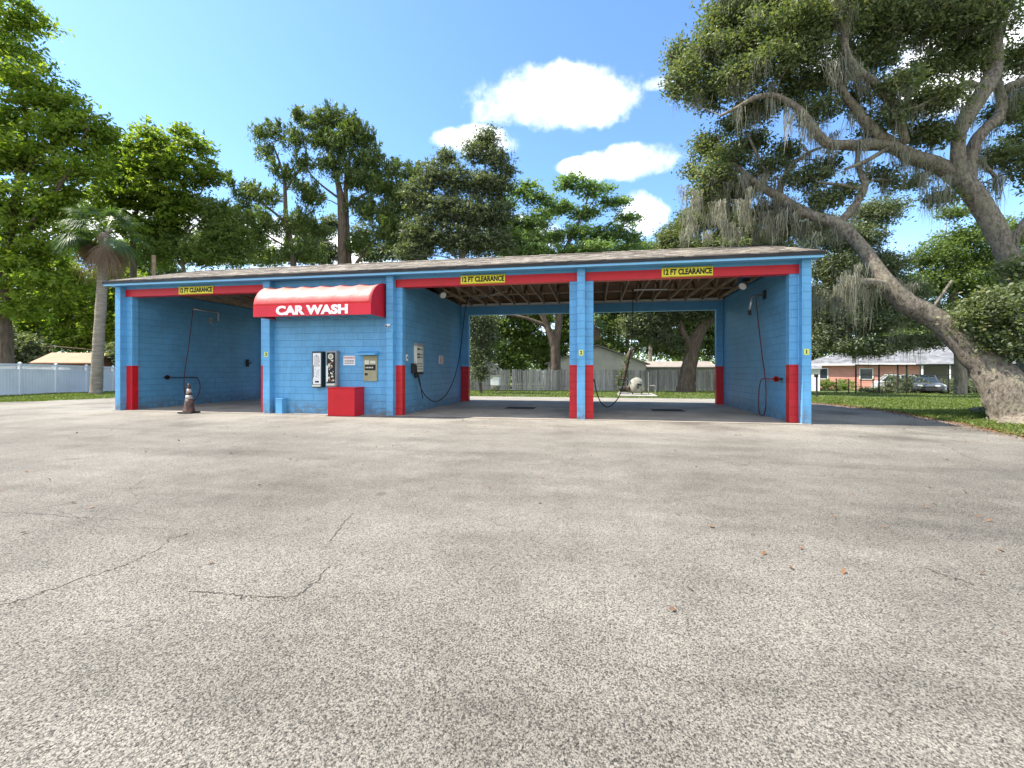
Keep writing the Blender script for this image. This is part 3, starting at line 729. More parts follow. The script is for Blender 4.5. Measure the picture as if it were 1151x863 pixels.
# left bay: boom, hose, brush on left wall
Xw=-15.0
T=thing('swivel_boom','pale steel boom arm high on the left bay wall','boom arm',onX(245,Xw,352),group='wash booms')
pts=[onX(217,Xw+.35,347),onX(244,Xw+.35,351)]; e2=onX(245.5,Xw+.35,353); e3=onX(245,Xw+.35,360)
MB().tube([pts[0],pts[1],e2,e3],.035,10).build('arm',M['steel'],T,smooth=True)
MB().tube([e3,(Xw+.002,e3.y,e3.z)],.03,8).box(Xw+.001,Xw+.03,e3.y-.08,e3.y+.08,e3.z-.12,e3.z+.12).build('bracket',M['steel'],T)
hs=catmull([pts[0]]+[onX(a,Xw+.3,b) for a,b in ((215,365),(212,390),(208.5,412),(207,426),(207.5,440),(210,452))],5)
T=thing('pressure_hose','red brown pressure hose hanging from the left bay boom behind the cone','hose',hs[-1],group='pressure hoses')
MB().tube(hs,.014,6).build('hose',M['redhose'],T,smooth=True)
h2=catmull([onX(a,Xw+.12,b) for a,b in ((209,424),(219,424),(223.5,427),(225,436),(222,446),(214,453),(210,452))],5)
MB().tube(h2,.013,6).build('hose',M['redhose'],T,smooth=True)
br=onX(188.5,Xw+.14,424)
T=thing('foam_brush','dark bristled foam brush on a bracket low on the left bay wall','brush',br,group='foam brushes')
MB().tube([br,br+Vector((0,.32,0))],.014,8).build('handle',M['iron'],T)
def bristles(c,r,n,m,T):
    V=[]
    for i in range(n):
        d=Vector((random.gauss(0,1),random.gauss(0,.6)-.4,random.gauss(0,1))).normalized()*r*random.uniform(.6,1); s=Vector((random.gauss(0,1),random.gauss(0,1),random.gauss(0,1))).normalized()*.008
        V.append([c-s,c+s,c+d+s,c+d-s])
    fastmesh('bristles',np.array([[tuple(q) for q in f_] for f_ in V]),4,m,T)
bristles(br,.09,500,M['brushdk'],T)
MB().box(Xw+.001,Xw+.14,br.y-.02,br.y+.02,br.z-.03,br.z+.03).build('bracket',M['iron'],T)
pb=[onX(192,Xw+.1,424),onX(222,Xw+.1,424)]
MB().tube(pb,.014,8).build('bracket',M['iron'],T)
q=onX(277.5,Xw,408)
T=thing('wall_hook','small dark hook box on the far part of the left bay wall','hook',q)
MB().box(Xw+.001,Xw+.08,q.y-.06,q.y+.06,q.z-.16,q.z+.16).build('plate',M['iron'],T,bevel=.01)
MB().tube(catmull([q+Vector((.08,0,.02)),q+Vector((.2,0,-.02)),q+Vector((.2,0,.1))],4),.012,6).build('hook',M['iron'],T)
# right bay: boom, hose, brush on right wall (X=4.87)
Xw=4.87
q=onX(846,4.6,330)
T=thing('swivel_boom','pale steel boom arm under the roof beside the right-hand bay wall','boom arm',q,group='wash booms')
e0=onX(849.5,4.62,332); e1=onX(845,4.45,334); e2=onX(842.5,4.40,349)
MB().tube([Vector((Xw,e0.y,e0.z+.02)),e0,e1,ext(e1,e2,.5),e2],[.03,.035,.035,.04,.03],10).build('arm',M['steel'],T,smooth=True)
MB().box(Xw-.03,Xw-.001,e0.y-.1,e0.y+.1,e0.z-.12,e0.z+.14).build('bracket',M['iron'],T)
MB().tube([e2,e2+Vector((0,-.02,-.12))],.045,10).build('swivel',M['iron'],T)
hs=catmull([e0]+[onX(a,Xw-.16,b) for a,b in ((852,360),(856,395),(860,425),(861,445),(860,462),(856.5,467),(853,461),(853,440),(855.5,427),(862,425.5))],6)
T=thing('pressure_hose','dark red pressure hose looping down the right-hand bay wall','hose',hs[-1],group='pressure hoses')
MB().tube(hs,.015,6).build('hose',M['redhose'],T,smooth=True)
br=onX(872.3,Xw-.16,426)
T=thing('foam_brush','bright red foam brush on a bracket low on the right-hand bay wall','brush',br,group='foam brushes')
MB().tube([br,onX(858,Xw-.16,425.8)],.016,8).build('handle',M['brushred'],T)
bristles(br,.085,600,M['brushred'],T)
MB().box(Xw-.16,Xw-.001,br.y-.03,br.y+.03,br.z-.03,br.z+.03).build('bracket',M['iron'],T)
# middle bay: control panel etc on left wall X=-5.5
Xw=-5.5
def wallbox(px0,px1,y0,y1,dx,X=Xw):
    a_=onX(px0,X,(y0+y1)/2); b_=onX(px1,X,(y0+y1)/2); d=a_.y
    zt=(onX(px0,X,y0).z+onX(px1,X,y0).z)/2; zb=(onX(px0,X,y1).z+onX(px1,X,y1).z)/2
    return (X+.001,X+dx,a_.y,b_.y,zb,zt)
q=wallbox(465,472.6,389,418,.10)
T=thing('control_panel','tall cream wash control panel on the middle bay wall','control panel',(Xw,q[2],q[4]))
MB().box(*q).build('cabinet',M['cream'],T,bevel=.01)
MB().box(q[0],q[1]+.03,q[2]-.03,q[3]+.03,q[5]+.001,q[5]+.09).build('hood',M['greymetal'],T,bevel=.01)
MB().box(q[0],q[1]+.005,q[2],q[3],q[4]-.07,q[4]-.001).build('base_rail',M['iron'],T)
dt=MB(); lab=MB(); w_=q[3]-q[2]; h_=q[5]-q[4]
for f_ in (.88,.68,.57): dt.box(q[1]+.0005,q[1]+.012,q[2]+w_*.10,q[2]+w_*.42,q[4]+h_*(f_-.03),q[4]+h_*(f_+.03)); lab.box(q[1]+.0005,q[1]+.003,q[2]+w_*.55,q[2]+w_*.9,q[4]+h_*(f_-.02),q[4]+h_*(f_+.02))
dt.build('selector_button',M['ink'],T)
for f_ in (.32,.22,.12): lab.box(q[1]+.0005,q[1]+.003,q[2]+w_*.15,q[2]+w_*.85,q[4]+h_*(f_-.015),q[4]+h_*(f_+.015))
lab.build('instruction_strip',mat('grey_print',(.22,.21,.19),.6,.3,15),T)
q=wallbox(461.6,464.4,408.5,419,.14)
T=thing('coin_box','black coin box hanging next to the cream control panel','coin box',(Xw,q[2],q[4]))
MB().box(*q).build('case',M['iron'],T,bevel=.01); MB().tube([(q[1],(q[2]+q[3])/2,q[4]+.25),(q[1]+.012,(q[2]+q[3])/2,q[4]+.25)],.035,12).build('lock',M['steel'],T)
q=wallbox(456.3,458.2,398.3,405.5,.015)
T=thing('small_notice','tiny white notice at the front edge of the middle bay wall','sign',(Xw,q[2],q[4]))
MB().box(*q).build('panel',M['white'],T); MB().box(q[1]+.0005,q[1]+.002,q[2]+.02,q[3]-.02,(q[4]+q[5])/2-.02,(q[4]+q[5])/2+.03).build('printing',M['ink'],T)
q=wallbox(493.2,497.6,399.6,408.9,.02)
T=thing('wall_notice','small pinkish white notice halfway along the middle bay wall','sign',(Xw,q[2],q[4]))
MB().box(*q).build('panel',M['white'],T); ln=MB()
for i in range(6): z=ext(q[4],q[5],(i+.7)/6.6); ln.box(q[1]+.0005,q[1]+.002,q[2]+.06,q[3]-.06,z-.012,z+.012)
ln.build('printing',M['redink'],T)
# middle bay hose
pt=Vector((-5.05,18.0,3.9))
px_pts=((470,421.5,.12),(471.5,431,.2),(477,443,.35),(487.3,451,.5),(497,448,.55),(506,436,.6),(514,412.7,.6),(519,382,.55),(522.5,350,.47))
pts=[onX(a,Xw+o,b) for a,b,o in px_pts]
T=thing('pressure_hose','long black pressure hose swinging in a loop across the middle bay wall','hose',pts[0],group='pressure hoses')
MB().tube(catmull(pts+[pts[-1]+Vector((.05,.1,.35))],6),.016,6).build('hose',M['black'],T,smooth=True)
T=thing('spray_gun','black spray gun hung in its wall holster below the control panel','spray gun',pts[0])
p0=pts[0]
MB().tube([p0+Vector((-.08,0,.03)),p0,p0+Vector((.03,.12,-.3)),p0+Vector((.03,.3,-.75))],[.05,.03,.016,.012],8).build('lance',M['black'],T)
MB().box(Xw+.001,Xw+.1,p0.y-.05,p0.y+.05,p0.z-.08,p0.z+.1).build('holster',M['iron'],T,bevel=.01)
pe=pts[-1]+Vector((.05,.1,.35))
T=thing('swivel_boom','dark boom end at the rear corner of the middle bay roof','boom arm',pe,group='wash booms')
MB().tube([pe,pe+Vector((0,0,.1))],.03,8).build('swivel',M['iron'],T); MB().tube([pe+Vector((0,0,.09)),Vector((-3.0,15.4,pe.z+.09))],.02,8).build('arm',M['steel'],T)
# right bay hose, from ceiling swivel
Yc=15.4; tp=onY(711.5,Yc); tp.z=3.95
T=thing('pressure_hose','thin black pressure hose drooping beside the middle pillar in the right-hand bay','hose',tp,group='pressure hoses')
def hp(px,py,Y): return onY(px,Y,py)
pts=[tp,hp(711,360,15.4),hp(709.5,388,15.3),hp(703.5,420,15.0),hp(697,443,14.6),hp(690,453,14.2),hp(683,457.5,13.8),hp(676,453,13.4),hp(671,442,13.0),hp(668.3,428,12.75)]
MB().tube(catmull(pts,6),.016,6).build('hose',M['black'],T,smooth=True)
T=thing('swivel_boom','ceiling swivel boom of the right-hand bay above the drooping black hose','boom arm',tp,group='wash booms')
MB().tube([tp,(tp.x,tp.y,4.02)],.035,10).build('swivel',M['iron'],T); MB().tube([(tp.x,tp.y,4.0),(2.4,15.5,4.0)],.022,8).build('arm',M['steel'],T)
q=pts[-1]; T=thing('spray_gun','spray gun holster behind the middle pillar in the right-hand bay','spray gun',q)
MB().tube([q,q+Vector((-.1,0,.08))],.03,8).build('lance',M['black'],T); MB().box(-.219,-.12,q.y-.05,q.y+.05,q.z,q.z+.15).build('holster',M['iron'],T)

#TREES_BEGIN
# ---------------------------------------------------------------- fences
def run(a,b,n): return [Vector((ext(a.x,b.x,i/n),ext(a.y,b.y,i/n),0)) for i in range(n+1)]
# white vinyl fence on the left
A_,B_=G(22.4,23.6),G(127,29.6); d_=(B_-A_); d_.z=0; L3=d_.length/3; dr=d_.normalized()
T=thing('vinyl_fence','white vinyl privacy fence with lattice top on the grass left of the building','fence',(A_.x,A_.y,A_.z))
n0,n1=-7,9
for i in range(n0,n1):
    a_=A_+dr*L3*i; b_=a_+dr*L3; za,zb=g(a_.x,a_.y),g(b_.x,b_.y)
    ps=MB(); ps.bar((a_.x,a_.y,za-.1),(a_.x,a_.y,za+1.66),.13,.13,up=dr); ps.build('post',M['vinyl'],T,bevel=.008)
    MB().lathe((a_.x,a_.y,za+1.661),[(.10,0),(.10,.02),(.06,.05),(.0,.09)],4).build('post_cap',M['vinyl'],T)
    pn=MB()
    nrm=Vector((-dr.y,dr.x,0))
    def pq(u0,u1,z0,z1,off=0.0,th=.03):
        p0=a_+dr*u0; p1=a_+dr*u1
        k=len(pn.v)
        for z in (z0,z1):
            for p,o in ((p0,-th/2),(p1,-th/2),(p1,th/2),(p0,th/2)):
                q=p+nrm*(o+off); pn.v.append((q.x,q.y,g(p.x,p.y)+z))
        for q in ((3,2,1,0),(4,5,6,7),(0,1,5,4),(1,2,6,5),(2,3,7,6),(3,0,4,7)): pn.f.append(tuple(k+i for i in q))
    u=.07
    while u<L3-.08:
        pq(u,min(u+.16,L3-.07),.09,1.28,0,.02); u+=.168
    for z in (.03,1.28,1.56): pq(.066,L3-.066,z,z+.09,0,.05)
    u=.08
    while u<L3-.25:      # lattice
        for s in (0,1):
            p0=a_+dr*(u+(.2 if s else 0)); p1=a_+dr*(u+(0 if s else .2))
            pn.bar((p0.x,p0.y,g(p0.x,p0.y)+1.37),(p1.x,p1.y,g(p1.x,p1.y)+1.56),.012+.004*s,.028)
        u+=.1
    pn.build('fence_panel',M['vinyl'],T)
# weathered timber fence behind
A_,B_=G(455,38.2),G(900,37.0); d_=B_-A_; d_.z=0; Lf=d_.length; dr=d_.normalized(); nrm=Vector((-dr.y,dr.x,0))
T=thing('timber_fence','weathered grey upright board fence with leaning boards behind the wash','fence',(A_.x,A_.y,A_.z))
u=0; sec=MB(); tn=[]; k=0; gaps=(558,601.5)
while u<Lf:
    wd=.14; p=A_+dr*u; px=0
    z0=g(p.x,p.y); hh=1.78+random.gauss(0,.035); off=random.gauss(0,.012); tilt=random.gauss(0,.02)
    # pixel of this board only used to leave out two missing boards
    lat=p.x*C_+p.y*S_; dp=-p.x*S_+p.y*C_; px=CX+F*lat/dp
    if not (573<px<575.2 or 604.4<px<606.0):
        kk=len(sec.v)
        for z,tt in ((0.02,0),(hh-.05,tilt),(hh,tilt)):
            ins=.03 if z==hh else 0
            for a_,o in ((ins,-.01),(wd-.012-ins,-.01),(wd-.012-ins,.01),(ins,.01)):
                q=p+dr*(a_+tt)+nrm*(o+off); sec.v.append((q.x,q.y,z0+z))
        for b_ in (0,4):
            for q in ((0,1,5,4),(1,2,6,5),(2,3,7,6),(3,0,4,7)): sec.f.append(tuple(kk+b_+i for i in q)); 
        sec.f.append((kk+8,kk+9,kk+10,kk+11)); tv=min(1,max(0,random.gauss(.5,.25))); tn+=[tv]*9
    u+=wd+(.01 if random.random()<.9 else .04); k+=1
    if k%17==0 or u>=Lf:
        sec.build('board_panel',M['plank'],T,tint=tn); sec=MB(); tn=[]
        p=A_+dr*u+nrm*.06; MB().bar((p.x,p.y,g(p.x,p.y)-.1),(p.x,p.y,g(p.x,p.y)+1.7),.09,.09,up=dr).build('post',M['rust'],T)
for z in (.4,1.4):
    q0,q1=A_+nrm*.05,B_+nrm*.05; MB().bar((q0.x,q0.y,g(q0.x,q0.y)+z),(q1.x,q1.y,g(q1.x,q1.y)+z),.04,.09).build('rail',M['wood'],T)
# white utility basin by the fence
p=G(557,34.5); T=thing('white_water_heater','white upright tank with a rounded foot standing against the timber fence','tank',p)
MB().lathe(p,[(.05,.02),(.2,.05),(.30,.2),(.34,.42),(.34,.43)],20).build('basin',M['tankwhite'],T,smooth=True)
MB().box(p.x-.33,p.x+.33,p.y-.28,p.y+.28,p.z+.46,p.z+1.15).build('cabinet',M['white'],T,bevel=.04)
MB().box(p.x-.36,p.x+.36,p.y-.31,p.y+.31,p.z+1.152,p.z+1.2).build('top',M['tankwhite'],T,bevel=.02)

# pump tank group on a pad, seen through the right bay
c=G(716,25.4); pd=MB().box(c.x-1.0,c.x+1.0,c.y-1.0,c.y+1.6,c.z-.1,c.z+.10); T=thing('concrete_pad','square concrete pad behind the right-hand bay','slab',c)
pd.build('pad',M['conc'],T,bevel=.02)
zt=c.z+.102
p=Vector((c.x+.02,c.y+.3,zt)); T=thing('pump_tank','weathered white domed pump tank on the concrete pad','tank',p)
MB().lathe(p,[(.36,.12),(.46,.2),(.47,.45),(.42,.68),(.28,.86),(.1,.95),(.02,.96)],24).build('tank',M['tankwhite'],T,smooth=True)
for dx in (-.25,.25): MB().tube([(p.x+dx,p.y-.2,p.z),(p.x+dx,p.y-.2,p.z+.2)],.03,8).build('leg',M['rust'],T)
MB().tube([(p.x,p.y-.50,p.z+.35),(p.x,p.y-.45,p.z+.6),(p.x+.22,p.y-.45,p.z+.55)],.06,8).build('valve',M['iron'],T)
p=Vector((c.x-.72,c.y+.1,zt)); T=thing('water_pump','dark rusty water pump with valves beside the white tank','pump',p)
MB().box(p.x-.3,p.x+.3,p.y-.15,p.y+.15,p.z,p.z+.12).build('base',M['conc'],T,bevel=.01)
MB().tube([(p.x-.28,p.y,p.z+.32),(p.x-.2,p.y,p.z+.32),(p.x+.1,p.y,p.z+.32),(p.x+.12,p.y,p.z+.32)],[.1,.16,.16,.1],14).build('motor',M['iron'],T)
MB().tube([(p.x+.13,p.y,p.z+.3),(p.x+.25,p.y,p.z+.3)],[.2,.2],14).build('housing',M['rust'],T)
MB().tube([(p.x+.2,p.y,p.z+.45),(p.x+.2,p.y,p.z+.8),(p.x-.3,p.y,p.z+.85),(p.x-.3,p.y+.1,p.z+.5)],.035,8).build('pipe',M['iron'],T)
for s in (-.2,0.1): MB().lathe((p.x+s,p.y,p.z+.86),[(.02,0),(.02,.12),(.09,.13),(.09,.15)],12).build('valve_wheel',M['rust'],T)
p=Vector((c.x+.78,c.y+.0,zt)); T=thing('pipe_stand','pale looped pipe stand at the right of the white tank','pipe',p)
MB().tube([(p.x-.15,p.y,p.z),(p.x-.15,p.y,p.z+1.25)],.025,8).build('standpipe',M['tankwhite'],T); MB().tube([(p.x-.14,p.y,p.z+.5),(p.x+.2,p.y,p.z+.5),(p.x+.22,p.y,p.z+.45),(p.x+.22,p.y,p.z)],.03,8).build('branch_pipe',M['tankwhite'],T)

# ---------------------------------------------------------------- houses
def place(T,loc,rz): T.location=loc; T.rotation_euler=(0,0,rz)
def house(name,label,loc,rz,w,dp,hw,hr,wall,roofm,wins=(),over=.4,gable_y=True,cat='house'):
    """gable faces local -Y when gable_y"""
    T=thing(name,label,cat)
    b=MB(); b.v=[(-w/2,0,0),(w/2,0,0),(w/2,dp,0),(-w/2,dp,0),(-w/2,0,hw),(w/2,0,hw),(w/2,dp,hw),(-w/2,dp,hw)]
    b.f=[(0,1,5,4),(1,2,6,5),(2,3,7,6),(3,0,4,7)]
    if gable_y:
        b.v+=[(0,0,hr-.06),(0,dp,hr-.06)]; b.f+=[(4,5,8),(6,7,9)]
    else:
        b.v+=[(-w/2,dp/2,hr-.06),(w/2,dp/2,hr-.06)]; b.f+=[(4,8,7),(5,6,9)]
    b.build('wall',wall,T)
    r=MB(); th=.10
    def slab(p0,p1,p2,p3):
        k=len(r.v); r.v+=[tuple(p) for p in (p0,p1,p2,p3)]+[(p[0],p[1],p[2]+th) for p in (p0,p1,p2,p3)]
        for q in ((3,2,1,0),(4,5,6,7),(0,1,5,4),(1,2,6,5),(2,3,7,6),(3,0,4,7)): r.f.append(tuple(k+i for i in q))
    if gable_y:
        s=(hr-hw)/(w/2); e=hw-s*over
        slab((-w/2-over,-over,e),(0,-over,hr),(0,dp+over,hr),(-w/2-over,dp+over,e)); slab((0,-over,hr),(w/2+over,-over,e),(w/2+over,dp+over,e),(0,dp+over,hr))
    else:
        s=(hr-hw)/(dp/2); e=hw-s*over
        slab((-w/2-over,-over,e),(w/2+over,-over,e),(w/2+over,dp/2,hr),(-w/2-over,dp/2,hr)); slab((-w/2-over,dp/2,hr),(w/2+over,dp/2,hr),(w/2+over,dp+over,e),(-w/2-over,dp+over,e))
    r.build('roof',roofm,T)
    for x,z,ww,wh in wins:
        wd=MB().box(x-ww/2,x+ww/2,-.04,-.002,z-wh/2,z+wh/2).build('window',M['white'],T)
        MB().box(x-ww/2+.07,x+ww/2-.07,-.05,-.042,z-wh/2+.07,z+wh/2-.07).build('pane',M['glass'],wd)
    place(T,loc,rz); return T
house('beige_house','low beige house with wide gable and grey roof edge behind the timber fence',G(671,45),YAW,9.8,9,2.55,4.35,M['stucco'],M['roofbrown'] if False else mat('grey_roof_edge',(.24,.22,.20),.8,.3,2),over=.35)
p=G(760,46.5); house('lean_to_wing','long low grey wing continuing to the right of the beige house',p,YAW,8.2,5,2.2,2.75,M['stucco2'],mat('dull_roof',(.30,.26,.22),.8,.3,2),gable_y=False,over=.3)
house('grey_cottage','small grey cottage with a pale sloping roof at the left end of the timber fence',G(530,44),YAW,5.0,7,2.1,3.6,M['stucco'],M['roofmetal'],over=.35)
p=G(71,37); house('garden_shed','red brown timber shed with tan roof behind the white fence',p,R(25),3.7,4.4,2.15,2.95,M['shedwood'],M['roofbrown'],wins=((-1.0,1.75,.7,.5),),gable_y=False,over=.25,cat='shed')
p=G(124,42); house('yellow_roof_shed','low shed with yellowish roof just right of the palm trunk',p,R(10),2.6,3.5,1.8,2.4,M['stucco'],M['roofyel'],gable_y=False,over=.25,cat='shed')
# pink brick bungalow on the right, hipped metal roof plus a porch wing
T=thing('pink_bungalow','pink brick bungalow with pale metal roof beyond the right-hand lawn','house')
b=MB(); w_,dp=9.0,8.0
b.v=[(-w_/2,0,0),(w_/2,0,0),(w_/2,dp,0),(-w_/2,dp,0),(-w_/2,0,2.55),(w_/2,0,2.55),(w_/2,dp,2.55),(-w_/2,dp,2.55)]; b.f=[(0,1,5,4),(1,2,6,5),(2,3,7,6),(3,0,4,7)]
b.build('wall',M['pink'],T)
r=MB(); o=.45; e=2.5
r.v=[(-w_/2-o,-o,e),(w_/2+o,-o,e),(w_/2+o,dp+o,e),(-w_/2-o,dp+o,e),(-w_/2+3.6,dp/2,4.1),(w_/2+o,dp/2,4.1)]
r.f=[(0,1,5,4),(2,3,4,5),(3,0,4),(1,2,5),(3,2,1,0)]; r.build('roof',M['roofmetal'],T)
MB().box(-w_/2-o,w_/2+o,-o-.04,-o-.005,e-.14,e+.04).build('fascia',M['white'],T)
for x in (-3.0,.6):
    wd=MB().box(x-.55,x+.55,-.06,-.003,.95,2.1).build('window',M['white'],T); MB().box(x-.46,x+.46,-.07,-.062,1.04,2.01).build('pane',M['glass'],wd)
# porch wing
b=MB().box(4.5,11.5,1.5,7,0,2.5); b.build('porch_wall',M['stucco2'],T)
r=MB(); r.v=[(4.2,-1.3,2.45),(12,-1.3,2.45),(12,7.4,2.45),(4.2,7.4,2.45),(4.2,3.2,4.4),(12,3.2,4.4)]; r.f=[(0,1,5,4),(2,3,4,5),(3,0,4),(1,2,5),(3,2,1,0)]; r.build('porch_roof',M['roofmetal'],T)
for x in (4.6,6.4,7.0,8.2,9.6,11.2): MB().box(x-.07,x+.07,-1.1,-.96,0,2.43).build('porch_post',M['white'],T)
for z in (.9,1.25): MB().box(8.2,11.2,-1.06,-1.01,z,z+.05).build('porch_rail',M['white'],T)
p=G(965,44.5); place(T,p,-R(33)*0+YAW*0-R(28))
T=thing('white_shed','small white outbuilding at the left end of the pink bungalow','shed'); 
MB().box(-.7,.5,0,2,0,2.0).build('wall',M['white'],T); r=MB(); r.v=[(-.85,-.2,2.0),(.65,-.2,2.0),(.65,2.2,2.0),(-.85,2.2,2.0),(-.85,1,2.35),(.65,1,2.35)]; r.f=[(0,1,5,4),(2,3,4,5),(3,0,4),(1,2,5),(3,2,1,0)]; r.build('roof',M['roofmetal'],T)
place(T,G(914,41),-R(25))

# ---------------------------------------------------------------- cars
def car(name,label,loc,rz,paint,prof,glasshouse,Lc,Wd,cat='car'):
    T=thing(name,label,cat,group='cars parked by the bungalow')
    b=MB(); n=len(prof); secs=[(-Wd/2,.10),(-Wd/2+.06,.0),(Wd/2-.06,.0),(Wd/2,.10)]
    for y,ins in secs:
        for x,z in prof:
            cx=Lc/2; b.v.append((x+(ins if x<cx else -ins)*.8, y, z-(ins*.35 if z>.5 else -ins*.2)))
    for s in range(3):
        for i in range(n):
            j=(i+1)%n; b.f.append((s*n+i,s*n+j,(s+1)*n+j,(s+1)*n+i))
    b.f.append(tuple(range(n))[::-1]); b.f.append(tuple(3*n+i for i in range(n)))
    b.build('body',paint,T,bevel=.02)
    gh=MB(); n=len(glasshouse); top=max(z for x,z in glasshouse)
    for y in (-Wd/2+.09,Wd/2-.09):
        for x,z in glasshouse: gh.v.append((x,y*(1-.16*(z-.85)/(top-.85)),z))
    for i in range(n): j=(i+1)%n; gh.f.append((i,j,n+j,n+i))
    gh.f.append(tuple(range(n))[::-1]); gh.f.append(tuple(n+i for i in range(n)))
    gh.build('glasshouse',M['glass'],T)
    rf=MB(); tp=[(x,z) for x,z in glasshouse if z>top-.12]; xa,xb=min(x for x,z in tp),max(x for x,z in tp)
    rf.box(xa-.05,xb+.05,-Wd/2+.20,Wd/2-.20,top-.03,top+.03); rf.build('roof',paint,T,bevel=.02)
    bx0,bx1=min(x for x,z in glasshouse),max(x for x,z in glasshouse)
    for sg in (-1,1):
        pl=MB(); yb,yt=sg*(Wd/2-.085),sg*(Wd/2-.085)*.84
        pl.bar((bx0,yb,.86),(xa,yt,top),.07,.07); pl.bar((bx1,yb,.86),(xb,yt,top),.07,.07); m_=(xa+xb)/2; pl.bar((m_,yb*1.01,.86),(m_,yt*1.01,top),.05,.08)
        pl.bar((xa,yt*1.01,top-.01),(xb,yt*1.01,top-.01),.05,.05)
        pl.build('pillar',paint,T)
    for x in (.85,Lc-.85):
        for sg in (-1,1):
            y=sg*(Wd/2-.09)
            wh=MB().tube([(x,y-.1,.32),(x,y+.1,.32)],.32,20).build('wheel',M['black'],T)
            MB().tube([(x,y+sg*.101,.32),(x,y+sg*.112,.32)],.20,14).build('rim',M['steel'],wh)
            MB().tube([(x,y+sg*.02,.34),(x,y+sg*.095,.34)],.37,20).build('wheel_arch',M['black'],T) if False else None
    for sg in (-1,1):
        MB().box(Lc-.06,Lc+.0,sg*Wd/2-sg*.38-.14,sg*Wd/2-sg*.38+.14,.60,.74).build('headlight',M['lampglass'],T,bevel=.02)
        MB().box(.0,.06,sg*Wd/2-sg*.26-.1,sg*Wd/2-sg*.26+.1,.68,.86).build('tail_light',M['amber'],T,bevel=.02)
    MB().box(Lc-.08,Lc+.02,-Wd/2+.12,Wd/2-.12,.28,.46).build('front_bumper',M['iron'],T,bevel=.03)
    MB().box(-.02,.08,-Wd/2+.12,Wd/2-.12,.34,.5).build('rear_bumper',paint,T,bevel=.03)
    MB().box(Lc-.03,Lc+.012,-.45,.45,.50,.64).build('grille',M['iron'],T)
    for sg in (-1,1): MB().box(Lc*.62,Lc*.62+.1,sg*(Wd/2+.04)-.06,sg*(Wd/2+.04)+.06,.88,1.0).build('mirror',paint,T,bevel=.015)
    MB().box(Lc*.35,Lc*.35+.16,-Wd/2-.015,-Wd/2+.005,.74,.77).build('door_handle',M['steel'],T)
    place(T,loc,rz); return T
sedan=[(.0,.30),(.0,.82),(.18,.93),(1.2,.96),(3.1,.92),(4.05,.80),(4.3,.66),(4.3,.28),(3.9,.20),(.4,.20)]
gl=[(.28,.90),(.85,1.36),(1.6,1.44),(2.35,1.38),(3.1,.90)]
car('parked_car','white hatchback parked on the grass beyond the dark posts',G(982,37.2),-R(20),M['carwhite'],sedan,gl,4.2,1.72)
car('parked_car','dark silver car nosing out from the porch right of the white hatchback',G(1030,37.2),math.atan2(G(1046,33.2).y-G(1030,37.2).y,G(1046,33.2).x-G(1030,37.2).x),M['carsilver'],sedan,gl,4.3,1.75)

# dark post frame in front of the cars, iron stand pipe etc.
T=thing('post_frame','dark iron post frame with top rail standing in front of the pink bungalow','frame',G(962,33))
pts=[G(962,33),G(988,33.3),G(1009,33.6),G(1019,33.8),G(1066,34.5),G(1098,35)]
for i,p in enumerate(pts): MB().tube([(p.x,p.y,p.z-.1),(p.x,p.y,1.72-(.0 if i else 0))],.055,8).build('post',M['iron'],T)
for i in range(len(pts)-1):
    a_,b_=pts[i],pts[i+1]; MB().bar((a_.x,a_.y,1.68),(b_.x,b_.y,1.66),.07,.08).build('rail',M['iron'],T)
    if i!=1: MB().bar((a_.x,a_.y,.95),(b_.x,b_.y,.9),.03,.03).build('rail',M['iron'],T)
p=G(918,25); T=thing('iron_post','short dark iron post with a small box head at the corner of the lawn','post',p)
MB().tube([(p.x,p.y,p.z-.1),(p.x,p.y,p.z+1.15)],.05,8).build('post',M['iron'],T); MB().box(p.x-.12,p.x+.06,p.y-.06,p.y+.06,p.z+1.12,p.z+1.28).build('box',M['iron'],T,bevel=.01)
a_,b_=G(940,33.5),G(1110,36)
T=thing('wire_fence','low wire fence with dark posts tangled in vines in front of the parked cars','fence',a_)
for i in range(14):
    p=a_.lerp(b_,i/13); p.z=g(p.x,p.y); MB().tube([p,(p.x,p.y,p.z+1.1)],.035,6).build('post',M['rust'],T)
wr=MB()
for z in (.2,.5,.8,1.05): wr.tube([(a_.x,a_.y,g(a_.x,a_.y)+z),(b_.x,b_.y,g(b_.x,b_.y)+z)],.008,4)
wr.build('wire',M['iron'],T)
# basketball backboard beyond the white fence
p=G(12.5,36); T=thing('basketball_hoop','basketball hoop with white backboard showing over the white fence','basketball hoop',p)
z=p.z
MB().tube([p,(p.x,p.y,z+2.75)],.05,8).build('pole',M['iron'],T); bz=1.35+(415-402)/504*36
MB().box(p.x-.22,p.x+.22,p.y-.20,p.y-.16,bz-.32,bz+.32).build('backboard',M['white'],T); MB().box(p.x-.13,p.x+.13,p.y-.21,p.y-.202,bz-.2,bz+.12).build('target_square',M['ink'],T)
MB().tube([(p.x+.2*math.cos(a),p.y-.42+.2*math.sin(a),bz-.22) for a in np.linspace(0,6.283,17)],.012,5,cap=False).build('rim',M['amber'],T)
# utility pole behind roof on left
p=G(173,33); T=thing('utility_pole','brown timber utility pole rising behind the left end of the roof','pole',p)
MB().tube([p,(p.x,p.y,1.35+(415-287)/504*33)],[.16,.13],10).build('pole',M['wood'],T)

